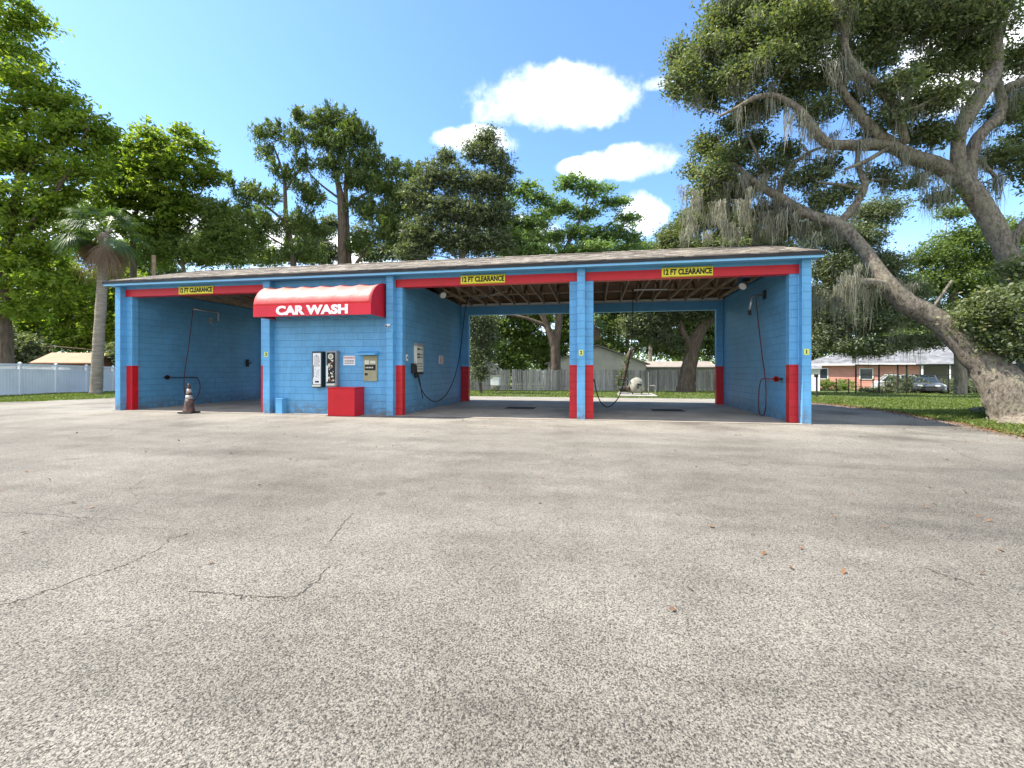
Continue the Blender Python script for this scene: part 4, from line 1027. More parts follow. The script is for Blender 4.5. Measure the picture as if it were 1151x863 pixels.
# ---------------------------------------------------------------- vegetation
bark_grey=bark_mat('grey_bark',(.10,.085,.065),(.30,.265,.215),.22,7)
bark_oak=bark_mat('oak_bark',(.045,.035,.026),(.30,.255,.205),.5,15,lichen=(.27,.25,.17))
bark_brown=bark_mat('brown_bark',(.05,.038,.028),(.17,.13,.098),.2,8)
bark_palm=bark_mat('palm_bark',(.16,.13,.10),(.36,.31,.25),6.0,2.2)
LEAF={
 'maple':leaf_mat('broad_leaf_yellow_green',(.065,.135,.016),(.27,.32,.05),.5),
 'light':leaf_mat('broad_leaf_light',(.070,.125,.030),(.23,.28,.085),.46),
 'pine':leaf_mat('conifer_needles',(.042,.082,.022),(.165,.205,.060),.36),
 'dark':leaf_mat('small_dark_leaf',(.050,.072,.040),(.19,.215,.135),.36),
 'compound':leaf_mat('feathery_leaf',(.080,.15,.055),(.23,.31,.13),.44),
 'oak':leaf_mat('live_oak_leaf',(.048,.078,.034),(.18,.205,.10),.36,(.24,.225,.12)),
 'under':leaf_mat('background_leaf',(.050,.092,.028),(.19,.24,.075),.42),
}
moss_m=leaf_mat('spanish_moss',(.12,.115,.09),(.30,.29,.24),.3)
palm_m=leaf_mat('palm_frond',(.030,.070,.022),(.12,.175,.065),.25)
dead_m=leaf_mat('dead_palm_frond',(.14,.09,.055),(.28,.19,.12),.2)
def leaves(cent,size,up=.35,asp=.5,rg=rng):
    n=len(cent); nrm=rg.normal(size=(n,3)); nrm[:,2]=np.abs(nrm[:,2])+up; nrm/=np.linalg.norm(nrm,axis=1)[:,None]
    r=rg.normal(size=(n,3)); a=np.cross(nrm,r); a/=np.linalg.norm(a,axis=1)[:,None]+1e-9; b=np.cross(nrm,a)
    s=(size*rg.uniform(.55,1.3,n))[:,None]; a=a*s; b=b*s*asp
    c=cent; fold=nrm*s*.18
    return np.stack([c-a,c-b*.9+fold+a*.1,c+a,c+b*.9+fold+a*.1],axis=1)
def crown(blobs,nl,size,m,T,clump=.42,per=70,flat=.6,asp=.5,shell=.55,sprays=False,up=.35):
    """blobs: (centre Vector, radii (rx,ry,rz)); leaves gathered in clumps spread through each blob"""
    vol=np.array([b[1][0]*b[1][2]+b[1][0]*b[1][1]*.3 for b in blobs]); vol/=vol.sum(); C=[];Ti=[];cen=[]
    for (c,r),v in zip(blobs,vol):
        k=max(3,int(nl*v/per)); d=rng.normal(size=(k,3)); d/=np.linalg.norm(d,axis=1)[:,None]; rad=rng.uniform(0,1,k)**shell
        cc=np.array(c)+d*np.array(r)*rad[:,None]; cen.append(cc)
        for q in cc:
            m_=int(per*rng.uniform(.5,1.5)); cr=clump*rng.uniform(.6,1.4)
            if sprays:   # feathery twig: leaves strung along a few arcs
                pts=[]
                for s in range(5):
                    dr=rng.normal(size=3); dr[2]=abs(dr[2])*.35; dr/=np.linalg.norm(dr); tt=rng.uniform(0,1,m_//5+1)
                    pts.append(q+dr*(tt*cr*2)[:,None]+rng.normal(size=(len(tt),3))*cr*.14-np.array([0,0,1])*((tt**2)*cr*.5)[:,None])
                pts=np.concatenate(pts)
            else:
                pts=q+rng.normal(size=(m_,3))*np.array([cr,cr,cr*flat])*.78
            C.append(pts); Ti.append(np.clip(rng.normal(rng.uniform(.25,.7),.2,len(pts)),0,1))
    for (c,r),v in zip(blobs,vol):      # stray leaves and ragged outer sprigs
        k=int(nl*v*.09); d=rng.normal(size=(k,3)); d/=np.linalg.norm(d,axis=1)[:,None]; C.append(np.array(c)+d*np.array(r)*(rng.uniform(.2,1.2,k)**.6)[:,None]); Ti.append(np.clip(rng.normal(.5,.25,k),0,1))
        k=max(2,int(nl*v/per*.5)); d=rng.normal(size=(k,3)); d/=np.linalg.norm(d,axis=1)[:,None]; cc=np.array(c)+d*np.array(r)*rng.uniform(.95,1.28,k)[:,None]
        for q in cc: m_=int(per*.3); C.append(q+rng.normal(size=(m_,3))*clump*.34); Ti.append(np.clip(rng.normal(.6,.2,m_),0,1))
    C=np.concatenate(C); Ti=np.concatenate(Ti)
    fastmesh('crown',leaves(C,size,up,asp),4,m,T,tint=Ti); return cen
def needles(blobs,nl,size,m,T,clump=.5,per=60):
    vol=np.array([b[1][0]*b[1][2] for b in blobs]); vol/=vol.sum(); V=[];Ti=[];cen=[]
    for (c,r),v in zip(blobs,vol):
        k=max(3,int(nl*v/per)); d=rng.normal(size=(k,3)); d/=np.linalg.norm(d,axis=1)[:,None]; cc=np.array(c)+d*np.array(r)*(rng.uniform(0,1,k)**.5)[:,None]; cen.append(cc)
        for q in cc:
            m_=int(per*rng.uniform(.6,1.4)); ax=d[0]*.5+rng.normal(size=3)*.5+np.array([0,0,1.1]); ax/=np.linalg.norm(ax)
            tt=rng.uniform(-.5,1,m_); base=q+ax*(tt*clump*1.3)[:,None]+rng.normal(size=(m_,3))*clump*.28*(1.15-tt)[:,None]
            dr=rng.normal(size=(m_,3))*.55+ax; dr/=np.linalg.norm(dr,axis=1)[:,None]; sd_=np.cross(dr,rng.normal(size=(m_,3))); sd_/=np.linalg.norm(sd_,axis=1)[:,None]
            l=size*rng.uniform(.6,1.3,m_)[:,None]; w__=l*.16
            V.append(np.stack([base-dr*l*.3,base-sd_*w__+dr*l*.2,base+dr*l,base+sd_*w__+dr*l*.2],axis=1)); Ti.append(np.clip(rng.normal(rng.uniform(.25,.75),.18,m_),0,1))
    fastmesh('crown',np.concatenate(V),4,m,T,tint=np.concatenate(Ti)); return cen
def B2(lst,d,rd=.9):
    out=[]
    for q in lst:
        px,py,rx,ry=q[:4]; dd=q[4] if len(q)>4 else d; c=P(px,py,dd); k=dd/F; out.append((tuple(c),(rx*k,rx*k*rd,ry*k)))
    return out
def wood(T,limbs,cen,bark,maxtwig=220,r0=.05,seg=10,wob=.06):
    """limbs: list of [(px,py,d,r_m)...]; twigs reach from the nearest limb point to clump centres"""
    mb=MB(); nodes=[]
    for l in limbs:
        pts=catmull([P(a,b,c) for a,b,c,r in l],5); rr=np.interp(np.linspace(0,len(l)-1,len(pts)),range(len(l)),[q[3] for q in l])
        pts=[p+Vector((random.gauss(0,1),random.gauss(0,1),random.gauss(0,.5)))*float(r)*.03 for p,r in zip(pts,rr)]
        mb.tube(pts,list(map(float,rr)),seg if max(rr)>.1 else 6,wob=wob); nodes+=[(p,float(r)) for p,r in zip(pts,rr)]
    node=np.array([tuple(p) for p,r in nodes]); nr_=np.array([r for p,r in nodes])
    cc=np.concatenate(cen); idx=rng.permutation(len(cc))[:maxtwig]
    for i in idx:
        q=cc[i]; dd=np.linalg.norm(node-q,axis=1)+np.maximum(0,node[:,2]-q[2])*1.5; j=int(dd.argmin()); a=Vector(node[j]); b=Vector(q); ln=(b-a).length
        if ln<.2: continue
        mid=a.lerp(b,.5)+Vector((random.gauss(0,.1),random.gauss(0,.1),abs(random.gauss(0,.10))))*ln
        r=min(nr_[j]*.6,r0*(.5+ln*.18)); pts=[a,a.lerp(mid,.55)+Vector((0,0,.04*ln)),mid,mid.lerp(b,.6),b]
        mb.tube(pts,[r,r*.8,r*.6,r*.4,r*.18],4,cap=False)
        if len(node)<3000: node=np.vstack([node,[tuple(p) for p in pts[1:4]]]); nr_=np.append(nr_,[r*.8,r*.6,r*.4])
    return mb.build('trunk',bark,T,smooth=True), node
def moss(T,pts,n,lmin,lmax,wd=.016,bundle=16,spread=.13):
    V=[];Ti=[]
    for _ in range(n):
        q=np.array(pts[rng.integers(len(pts))]); L0=rng.uniform(lmin,lmax)*rng.uniform(.5,1)
        for s in range(bundle):
            o=q+rng.normal(size=3)*spread*np.array([1,1,.25]); ln=L0*rng.uniform(.35,1); a=rng.uniform(0,6.28); sx=np.array([math.cos(a),math.sin(a),0]); dx=rng.normal(size=3)*.018*np.array([1,1,0]); t0=np.clip(rng.normal(.5,.22),0,1)
            k=4; pv=o; w0=wd*rng.uniform(.5,1.2); conv=(q-o)*np.array([1,1,0])*.35
            for i in range(k):
                nx_=o+np.array([0,0,-ln*(i+1)/k])+conv*(.8*(i+1)/k)+dx*(i+1)+rng.normal(size=3)*.014; w1=w0*(1-.8*(i+1)/k)
                wa=w0*(1-.8*i/k)
                V.append([pv-sx*wa,pv+sx*wa,nx_+sx*w1,nx_-sx*w1]); Ti.append(t0); pv=nx_
    fastmesh('hanging_moss',np.array(V),4,moss_m,T,tint=np.array(Ti),kind='stuff')
def tree(label,base,limbs,blobs,nl,size,leaf,bark,group='trees behind the wash',name='tree',kind='leaf',mossn=0,mossl=(.4,1.2),twig=200,**kw):
    T=thing(name,label,'tree',G(*base),group=group)
    cen=needles(blobs,nl,size,LEAF[leaf],T) if kind=='needle' else crown(blobs,nl,size,LEAF[leaf],T,**kw)
    o,node=wood(T,limbs,cen,bark,maxtwig=twig)
    if mossn: moss(T,list(np.concatenate(cen)),mossn,*mossl)
    return T
def low(px,d,dy=0): p=G(px,d); return HY+(CH-p.z)/d*F   # pixel row of ground there

# --- left
tree('big yellow green leafy tree at the far left edge towering over the white fence',(4,29),
 [[(4,445,29,.50),(6,400,29,.40),(4,340,29,.36),(10,270,29,.30),(22,200,29,.22),(28,130,29,.12),(15,75,29,.05)],[(8,290,29,.24),(45,240,28.5,.16),(80,190,28,.08)],[(10,260,29,.2),(-30,190,29,.14),(-60,120,29,.08)],[(22,200,29,.14),(60,160,29,.1),(95,140,28.5,.04)],[(92,155,28.5,.05),(100,140,28.5,.035),(104,118,28.5,.02)]],
 B2([(-50,100,45,50),(18,72,34,22),(50,112,38,28),(-5,150,42,34),(75,150,34,28),(28,185,46,30),(105,142,18,13),(100,190,30,20),(5,235,40,30),(60,232,44,26),(25,285,50,26),(88,275,28,18),(-20,310,40,26),(55,318,40,18),(20,345,34,14),(118,152,12,9),(-10,40,36,22),(15,15,28,20)],29),
 46000,.165,'maple',bark_brown,group='trees beyond the white fence',clump=.52,per=85,flat=.45)
tree('spreading light green tree whose crown reaches right behind the palm',(150,35),
 [[(150,440,35,.30),(148,380,35,.26),(150,300,35,.2),(150,250,35,.15),(165,215,35,.1),(190,185,35,.05)],[(150,260,35,.12),(128,225,35,.08),(110,200,35,.04)],[(160,225,35,.08),(200,215,35,.05),(225,180,35,.02)]],
 B2([(145,200,32,20),(172,168,30,22),(197,192,30,24),(222,165,16,9),(165,222,40,17),(196,232,24,18),(122,235,30,18),(160,260,34,16),(205,150,12,7),(130,175,22,14),(236,190,8,10)],35),
 26000,.17,'maple',bark_brown,group='trees beyond the white fence',clump=.5,per=55,sprays=True)
tree('pale sunlit tree behind the shed and the white fence',(48,44),
 [[(46,432,44,.32),(47,390,44,.28),(45,340,44,.22),(60,310,44,.12)],[(52,432,44.5,.2),(53,320,44.5,.16)]],
 B2([(60,345,42,28),(105,345,32,28),(90,378,45,20),(120,318,26,22),(60,305,34,18),(25,360,20,22),(135,368,26,24),(150,330,22,22)],44,.5),
 52000,.17,'maple',bark_brown,group='trees beyond the white fence',clump=.6,per=70)
tree('dark shrubby tree low behind the white fence at the far left',(20,40),[[(20,430,40,.2),(24,390,40,.1)]],B2([(20,395,30,18),(-15,380,30,26),(45,400,14,10),(140,398,18,14)],40,.5),16000,.16,'dark',bark_brown,group='trees beyond the white fence')
tree('thin straggly tree rising between the palm and the pines',(205,36),
 [[(212,430,36,.2),(208,320,36,.16),(205,285,36,.12),(215,240,36,.08),(232,205,36,.04)],[(205,300,36,.09),(185,270,36,.05),(176,250,36,.03)],[(212,260,36,.07),(238,240,36,.04),(255,225,36,.02)]],
 B2([(232,200,14,12),(215,228,18,14),(190,258,20,14),(240,240,20,16),(205,282,34,14),(252,265,24,20),(175,290,20,12),(240,290,30,12)],36),
 24000,.12,'light',bark_grey,clump=.48,per=50,sprays=True)
# --- airy understory filling between the taller trees
for i,(px,d,bl,lf,lb) in enumerate((
  (160,50,[(150,285,24,16),(175,270,20,14),(150,310,30,14),(185,300,18,12)],'light','airy pale tree between the palm and the utility pole'),
  (262,52,[(250,285,26,12),(280,270,20,14),(300,290,24,12),(262,252,14,12),(232,272,22,16),(290,240,12,10)],'light','airy green tree left of the leaning conifer, low over the roof'),
  (352,52,[(345,262,18,14),(360,285,22,12),(372,252,10,10),(335,285,18,10)],'dark','airy dark tree between the two conifers, low over the roof'),
  (430,54,[(420,285,26,10),(445,278,20,12),(408,262,12,12),(470,270,18,14),(462,240,16,14),(440,250,14,14)],'dark','airy dark tree just right of the tallest conifer'),
  (585,55,[(575,285,20,9),(605,290,20,8),(640,290,22,8),(590,262,18,12),(672,276,24,10),(615,240,12,8)],'light','low green tree top behind the feathery tree'),
  (730,52,[(715,280,18,8),(742,284,22,8),(768,290,24,10)],'under','low green tree top in the gap left of the pale mossy tree'))):
    tree(lb,(px,d),[[(px,430,d,.25),(px+2,330,d,.18),(px-3,285,d,.1)],[(px+2,320,d,.1),(px+16,280,d,.05)]],B2(bl,d,.7),13000,.16,lf,bark_grey,clump=.6,per=40,twig=90,sprays=True)
# --- pines / cedars
tree('leaning conifer with a tufted flat top left of the tallest conifer',(322,38),
 [[(326,440,38,.34),(330,300,38,.26),(322,250,38,.2),(319,200,38,.12),(306,160,38,.05)],[(322,250,38,.12),(290,225,38,.08),(268,215,38,.04)],[(320,215,38,.1),(340,185,38,.06),(345,165,38,.03)],[(326,280,38,.1),(295,262,38,.06),(275,255,38,.03)]],
 B2([(292,150,12,10),(310,148,14,9),(332,160,17,13),(300,172,14,9),(340,185,14,11),(318,196,18,10),(278,218,16,13),(258,205,8,10),(300,222,20,12),(265,240,22,14),(345,215,18,12),(290,255,32,16),(335,250,22,14),(250,262,20,14),(270,285,34,12),(330,282,28,12)],38),
 34000,.25,'pine',bark_brown,kind='needle',twig=160)
tree('tallest dark conifer with a dense domed crown behind the awning',(385,39),
 [[(386,440,39,.50),(385,293,39,.42),(384,232,39,.34),(378,199,39,.2),(368,165,39,.1),(372,140,39,.04)],[(392,300,39.3,.3),(389,235,39.3,.22),(390,190,39,.12),(400,160,39,.05)],[(384,235,39,.16),(415,215,39,.09),(445,200,39,.04)],[(384,225,39,.12),(358,205,39,.07),(345,190,39,.03)],[(398,300,39,.14),(412,280,39,.12),(425,265,39,.06)]],
 B2([(336,132,8,9),(356,136,18,12),(376,132,14,11),(396,146,15,14),(412,158,13,14),(358,158,18,11),(384,162,24,14),(412,182,18,15),(372,186,22,10),(398,202,24,11),(420,205,16,12),(442,190,15,9),(462,198,14,9),(436,215,22,12),(425,238,26,12),(455,225,16,12),(405,232,18,9),(350,225,15,8),(440,262,26,14),(405,275,16,10),(360,262,18,9),(345,285,22,10),(460,280,24,12)],39),
 64000,.26,'pine',bark_brown,kind='needle',twig=220)
# --- dark evergreen
tree('grey green evergreen with ragged spires behind the middle of the roof',(518,37),
 [[(520,440,37,.3),(520,320,37,.26),(516,260,37,.18),(510,210,37,.1),(502,175,37,.04)],[(520,290,37,.18),(540,230,37,.1),(548,160,37,.04)],[(520,300,37,.14),(485,250,37,.08),(470,215,37,.04)]],
 B2([(548,156,11,12),(535,172,12,12),(502,180,10,12),(558,180,12,14),(486,198,17,14),(512,205,17,15),(542,208,20,16),(562,212,12,14),(470,220,16,16),(498,236,24,18),(532,242,26,18),(560,245,16,18),(478,262,24,18),(515,272,30,16),(552,275,24,16),(465,285,20,12),(570,195,7,9)],37),
 56000,.14,'dark',bark_grey,clump=.46,per=40,sprays=True,asp=.36)
# --- feathery bright green trees + forked trunk seen through the bay
tree('feathery bright green tree with a forked trunk showing through the middle bay',(624,40),
 [[(624,440,40,.52),(624,400,40,.46),(622,385,40,.42),(613,362,40,.26),(606,345,40,.24),(600,320,40,.2),(590,285,40,.12),(575,255,40,.07),(566,235,40,.03)],[(624,392,40,.36),(628,365,40,.34),(628,330,40,.3),(632,290,40,.2),(650,250,40,.1),(662,220,40,.05)],[(613,366,40,.18),(590,357,40,.14),(560,352,40,.08)],[(630,300,40,.12),(665,270,40,.08),(695,245,40,.04)],[(600,310,40,.1),(570,290,40,.06)]],
 B2([(566,228,14,7),(590,214,20,6),(560,252,22,9),(606,226,16,7),(640,206,18,6),(668,214,18,6),(690,228,16,6),(596,250,24,8),(634,234,16,6),(704,246,14,6),(660,240,18,6),(575,272,28,8),(618,268,22,7),(650,262,22,8),(690,262,24,8),(712,268,10,6),(600,286,34,8),(660,284,36,8),(705,284,18,7)],40),
 40000,.13,'compound',bark_brown,clump=.45,per=60,sprays=True)
# --- seen through the bays
tree('sunny green tree behind the timber fence at the middle bay',(585,46),[[(584,430,46,.3),(586,370,46,.2),(590,330,46,.1)]],
 B2([(560,366,20,16),(590,380,22,20),(578,402,22,14),(545,385,16,16),(610,400,12,16),(600,355,26,10),(570,340,30,12),(642,372,14,20),(640,345,20,14),(620,390,18,16),(535,400,14,14)],46,.5),50000,.15,'light',bark_brown,group='trees behind the timber fence')
tree('bushy green tree behind the roof of the beige house',(705,54),[[(705,425,54,.3),(705,370,54,.2)]],
 B2([(690,362,22,18),(715,372,22,16),(740,385,20,14),(700,340,34,16),(725,352,24,16),(665,385,14,20),(800,390,16,14),(812,372,18,20),(765,385,20,16),(785,365,22,18),(755,360,20,16),(690,392,26,10)],54,.5),62000,.17,'under',bark_brown,group='trees behind the timber fence')
tree('gnarled mossy oak standing in front of the timber fence in the right-hand bay',(772,34),
 [[(770,446,34,.85),(772,430,34,.62),(775,410,34,.56),(780,388,34,.52),(788,370,34,.42),(800,356,34,.36),(815,342,34,.28),(835,320,34,.18),(850,290,34,.08)],[(778,395,34,.34),(768,375,34,.26),(762,355,34,.2),(750,330,34,.12),(735,300,34,.06)],[(792,366,34,.18),(782,345,34,.14),(780,310,34,.1)]],
 B2([(730,358,20,13),(752,352,18,13),(712,366,14,12),(775,352,18,10),(800,350,18,9),(742,378,16,9),(760,330,40,14),(720,335,30,14),(800,325,40,16),(850,300,40,16),(770,300,40,12),(755,385,10,8)],34,.9),
 62000,.11,'dark',bark_brown,group='trees behind the wash',mossn=70,mossl=(.4,1.3),twig=180)
tree('drooping dark shrubby tree at the left edge of the middle bay view',(541,30),[[(541,446,30,.12),(539,410,30,.1),(542,370,30,.07),(536,340,30,.04)]],
 B2([(545,360,12,9),(536,374,10,12),(550,378,7,10),(534,398,9,13),(540,418,8,9),(530,352,12,12),(549,397,5,8)],30,.8),12000,.085,'dark',bark_brown,group='trees behind the wash',mossn=26,mossl=(.4,1.3),twig=60)
# leaning vine-covered dead stump by the tank
T=thing('leaning_stump','leaning vine wrapped dead trunk behind the white pump tank','tree stump',G(702,27))
wood(T,[[(698,443,27,.16),(700,430,27,.15),(704,412,27,.13),(707,398,27,.14),(712,391,27,.08)],[(706,400,27,.06),(716,398,27,.03)]],[np.array([P(702,405,27)])],bark_brown,maxtwig=1)
crown(B2([(699,436,5,6),(701,420,5,5),(704,405,4,5),(697,428,4,6)],27),1800,.05,LEAF['dark'],T,clump=.14,per=30)
# --- right background
tree('pale mossy tree above the right end of the roof',(872,30),
 [[(872,440,30,.3),(868,360,30,.24),(840,300,30,.16),(800,262,30,.08)],[(800,300,30,.1),(765,280,30,.05)]],
 B2([(757,268,16,13),(778,250,15,14),(800,240,20,16),(825,258,22,16),(775,280,28,10),(812,282,34,9),(850,270,26,13),(880,285,26,10)],30),
 46000,.10,'oak',bark_grey,group='trees behind the wash',mossn=70,mossl=(.5,1.6),twig=120,clump=.4,per=60)
tree('dark mossy oak close behind the right end of the building',(900,29),
 [[(893,452,29,.4),(897,400,29,.35),(915,350,28,.28),(945,300,27,.18),(980,250,27,.1)],[(948,350,27,.2),(925,310,27,.12),(915,270,27,.06)],[(955,330,27,.18),(1000,300,27,.1),(1030,290,27,.05)]],
 B2([(938,300,24,18),(925,335,14,18),(965,330,28,18),(990,300,22,16),(1012,330,24,18),(945,360,20,14),(985,362,26,13),(960,270,26,16),(985,240,24,14),(925,260,22,16),(1030,352,22,14),(928,375,10,12),(945,388,20,7),(975,392,22,7),(1006,387,18,6),(1040,383,20,6)],27),
 80000,.085,'dark',bark_brown,group='trees behind the big oak',mossn=150,mossl=(.6,1.9),twig=160,clump=.38,per=60)
tree('bright mid green tree behind the fork of the big oak',(1075,31),
 [[(1080,450,31,.35),(1078,380,31,.3),(1070,320,31,.22),(1060,280,31,.12)],[(1075,350,31,.15),(1110,310,31,.1),(1130,270,31,.05)]],
 B2([(1052,290,24,16),(1080,270,22,15),(1040,320,24,16),(1075,318,28,18),(1060,355,34,14),(1105,292,26,18),(1105,335,26,20),(1040,375,30,10),(1095,368,28,14),(1135,262,24,16),(1140,310,20,24),(1170,330,30,50),(1070,240,14,8),(1190,260,30,40)],31),
 80000,.10,'under',bark_grey,group='trees behind the big oak',mossn=90,mossl=(.5,1.6),twig=160,clump=.42,per=60)
tree('dark tree over the roof of the pink bungalow',(960,56),[[(960,430,56,.4),(965,370,56,.3)]],
 B2([(925,370,24,24),(955,352,30,28),(995,360,34,22),(1040,378,40,16),(1090,382,40,18),(915,400,14,18),(1130,390,40,26)],56,.4),40000,.2,'dark',bark_brown,group='trees behind the big oak')
# ---------------------------------------------------------------- the big live oak
OAK=thing('live_oak','huge leaning live oak hung with grey moss on the grass right of the lot','tree',G(1146,11.6))
OAK.location.z=0
limbs=[
 [(1158,520,11.4,.90),(1154,488,11.4,.72),(1146,462,11.4,.60),(1130,436,11.5,.50),(1108,410,11.7,.38),(1080,382,11.9,.31),(1050,358,12.1,.27),(1018,340,12.3,.27),(1000,322,12.4,.215),(984,300,12.6,.185),(966,275,12.8,.165),(942,252,13.0,.165),(918,244,13.2,.145),(893,233,13.5,.15),(875,221,13.7,.14),(857,210,13.9,.11),(838,196,14.1,.08),(822,180,14.3,.05),(808,160,14.4,.03)],
 [(998,322,12.4,.13),(982,318,12.3,.12),(966,317,12.2,.11),(960,314,12.2,.07)],
 [(875,221,13.7,.10),(880,202,13.7,.085),(890,186,13.7,.07),(908,172,13.7,.05),(925,165,13.6,.03)],
 [(858,212,13.9,.08),(858,190,13.9,.06),(850,172,13.9,.045),(840,150,13.9,.03)],
 [(942,252,13.0,.12),(960,232,12.9,.10),(972,210,12.8,.09),(968,196,12.8,.07),(964,182,12.8,.06),(966,160,12.7,.04)],
 [(968,212,12.8,.06),(945,208,12.9,.05),(920,205,13.0,.03)],
 [(838,197,14.1,.06),(815,205,14.2,.045),(790,215,14.2,.03),(775,235,14.2,.02)],
 # second trunk
 [(1178,515,12.0,.75),(1172,470,12.0,.55),(1166,420,12.1,.38),(1158,360,12.4,.27),(1146,315,12.6,.25),(1130,280,12.7,.25),(1115,250,12.8,.255),(1100,226,12.9,.255),(1082,204,13.0,.25),(1062,190,13.1,.22),(1046,183,13.1,.215),(1030,178,13.1,.20),(1018,172,13.1,.18),(1003,165,13.0,.17),(988,162,13.0,.17),(968,163,12.9,.155),(950,163,12.9,.14),(932,162,12.8,.13),(918,150,12.8,.12),(908,135,12.8,.11),(899,124,12.8,.10),(885,114,12.8,.08),(868,107,12.8,.075),(848,110,12.8,.07),(830,120,12.8,.05),(810,130,12.8,.03)],
 [(1014,170,13.1,.17),(1000,160,13.0,.16),(988,152,12.9,.15),(974,138,12.8,.14),(962,122,12.8,.12),(950,107,12.7,.10),(940,85,12.7,.07)],
 [(1018,160,12.9,.10),(1008,128,12.6,.12),(998,108,12.5,.12),(985,95,12.5,.11),(970,84,12.5,.105),(958,72,12.5,.10),(951,58,12.5,.09),(948,35,12.5,.07),(940,10,12.5,.05),(925,-20,12.5,.03)],
 [(1078,205,13.0,.20),(1077,185,12.9,.18),(1077,160,12.8,.16),(1079,145,12.8,.18),(1090,126,12.8,.20),(1100,110,12.8,.20),(1111,94,12.8,.20),(1117,74,12.9,.19),(1118,52,12.9,.18),(1117,28,13.0,.16),(1110,0,13.0,.13),(1095,-40,13.1,.09)],
 [(1104,104,12.8,.09),(1098,96,12.7,.085),(1086,94,12.6,.08),(1070,100,12.5,.07),(1052,110,12.4,.055),(1030,120,12.4,.035),(1010,124,12.4,.02)],
 [(1088,205,13.1,.2),(1090,185,13.2,.17),(1096,160,13.2,.16),(1108,145,13.2,.15),(1120,134,13.2,.15),(1126,118,13.2,.13),(1122,95,13.1,.10),(1120,80,13.0,.08)],
 [(1124,104,13.2,.12),(1135,97,13.1,.12),(1150,92,13.0,.12),(1170,84,12.9,.11),(1200,70,12.8,.09)],
 [(1120,200,13.2,.06),(1100,178,13.1,.04)],
 [(1132,286,12.7,.12),(1145,260,12.5,.10),(1160,240,12.4,.09),(1185,215,12.4,.06)],
 [(1046,350,12.1,.04),(1070,315,12.0,.03)],
 [(1152,476,11.3,.42),(1128,482,11.0,.2),(1100,486,10.8,.05)],
 [(1156,470,11.2,.42),(1150,492,10.6,.2),(1146,506,10.0,.05)],
 [(1140,460,11.6,.4),(1112,462,12.6,.15),(1090,460,13.6,.04)],
 [(1000,165,13,.07),(975,180,12.6,.06),(950,190,12.4,.04)],
]
blobs=B2([(772,88,20,22,13.6),(765,62,16,16,13.6),(800,62,26,18,13.4),(798,105,24,18,13.4),(830,88,24,20,13.2),(836,56,28,16,13),(852,122,24,14,13.4),(826,140,16,12,13.8),(868,70,24,20,12.8),(890,100,24,18,12.8),(905,58,26,18,12.6),(925,92,22,18,12.6),(918,125,20,12,13),(948,75,22,20,12.6),(962,110,16,14,12.8),
 (985,62,24,18,12.4),(1010,92,22,16,12.3),(1030,118,24,13,12.3),(1000,132,20,12,12.5),(1045,80,24,16,12.4),(1065,110,18,14,12.4),(1035,150,24,11,12.6),(1060,150,14,12,12.6),(1078,62,22,16,12.6),(1100,70,14,16,13),(1140,66,22,16,12.8),(1135,125,20,13,13.2),(1150,160,20,16,13.4),(1120,175,16,12,13.4),
 (795,165,18,14,14.2),(820,178,22,12,14.1),(842,162,20,12,13.9),(800,200,22,14,14.2),(828,212,24,12,14.1),(862,190,20,11,13.8),(885,170,18,10,13.6),(905,200,20,10,13.4),(855,238,26,10,13.8),(885,255,24,10,13.5),(805,232,22,12,14.2),(925,225,16,9,13.2),(930,185,16,9,13.0),(950,215,14,9,12.9),(778,190,9,9,14.3),(790,218,14,12,14.2),
 (985,195,14,7,12.9),(1005,205,12,6,13),(975,150,10,7,12.6),(1060,222,16,7,13),(1030,205,12,6,13.1),(1100,215,12,7,13.4),
 (1110,342,22,14,11.4),(1130,362,22,14,11.4),(1092,360,14,10,11.5),(1145,335,20,16,11.6),(1118,385,20,12,11.4),(1142,395,18,12,11.4),(1150,300,20,14,11.8),(1165,365,24,30,11.6),
 (1170,110,30,30,12.8),(1180,180,30,30,12.8),(1000,30,60,20,12.5),(900,25,60,18,12.6),(820,28,34,16,13),(1090,25,50,20,12.8),(950,-10,90,22,12.6),(1080,-20,90,22,12.8),(840,0,50,16,13)],12.8,.75)
def away(c,k): v=Vector(c)-Vector((0,0,CH)); return tuple(Vector((0,0,CH))+v*k)
blobs=[(away(c,(1.0,1.06,1.02,1.08)[i%4] if c[2]>5 else 1.0),(r[0]*1.04,r[1],r[2]*1.04)) for i,(c,r) in enumerate(blobs)]
cen=crown(blobs,160000,.056,LEAF['oak'],OAK,clump=.21,per=36,flat=.7,asp=.55,shell=.5)
o,node=wood(OAK,limbs,cen,bark_oak,maxtwig=1200,r0=.042,seg=28,wob=.025)
cc=np.concatenate(cen); cc=cc[cc[:,2]>3.2]
und=cc[rng.permutation(len(cc))[:500]]
limbn=np.array([P(a,b,c) for l in limbs for a,b,c,r in l if b<330 and r<.24])
moss(OAK,list(und),430,.35,1.25,wd=.009,bundle=26,spread=.075)
moss(OAK,list(limbn),150,.4,1.4,wd=.010,bundle=28,spread=.09)
fr_=[np.array(P(random.uniform(765,935),random.uniform(195,262),random.uniform(13.2,14.2))) for _ in range(110)]
moss(OAK,fr_,110,.4,1.3,wd=.010,bundle=26,spread=.08)
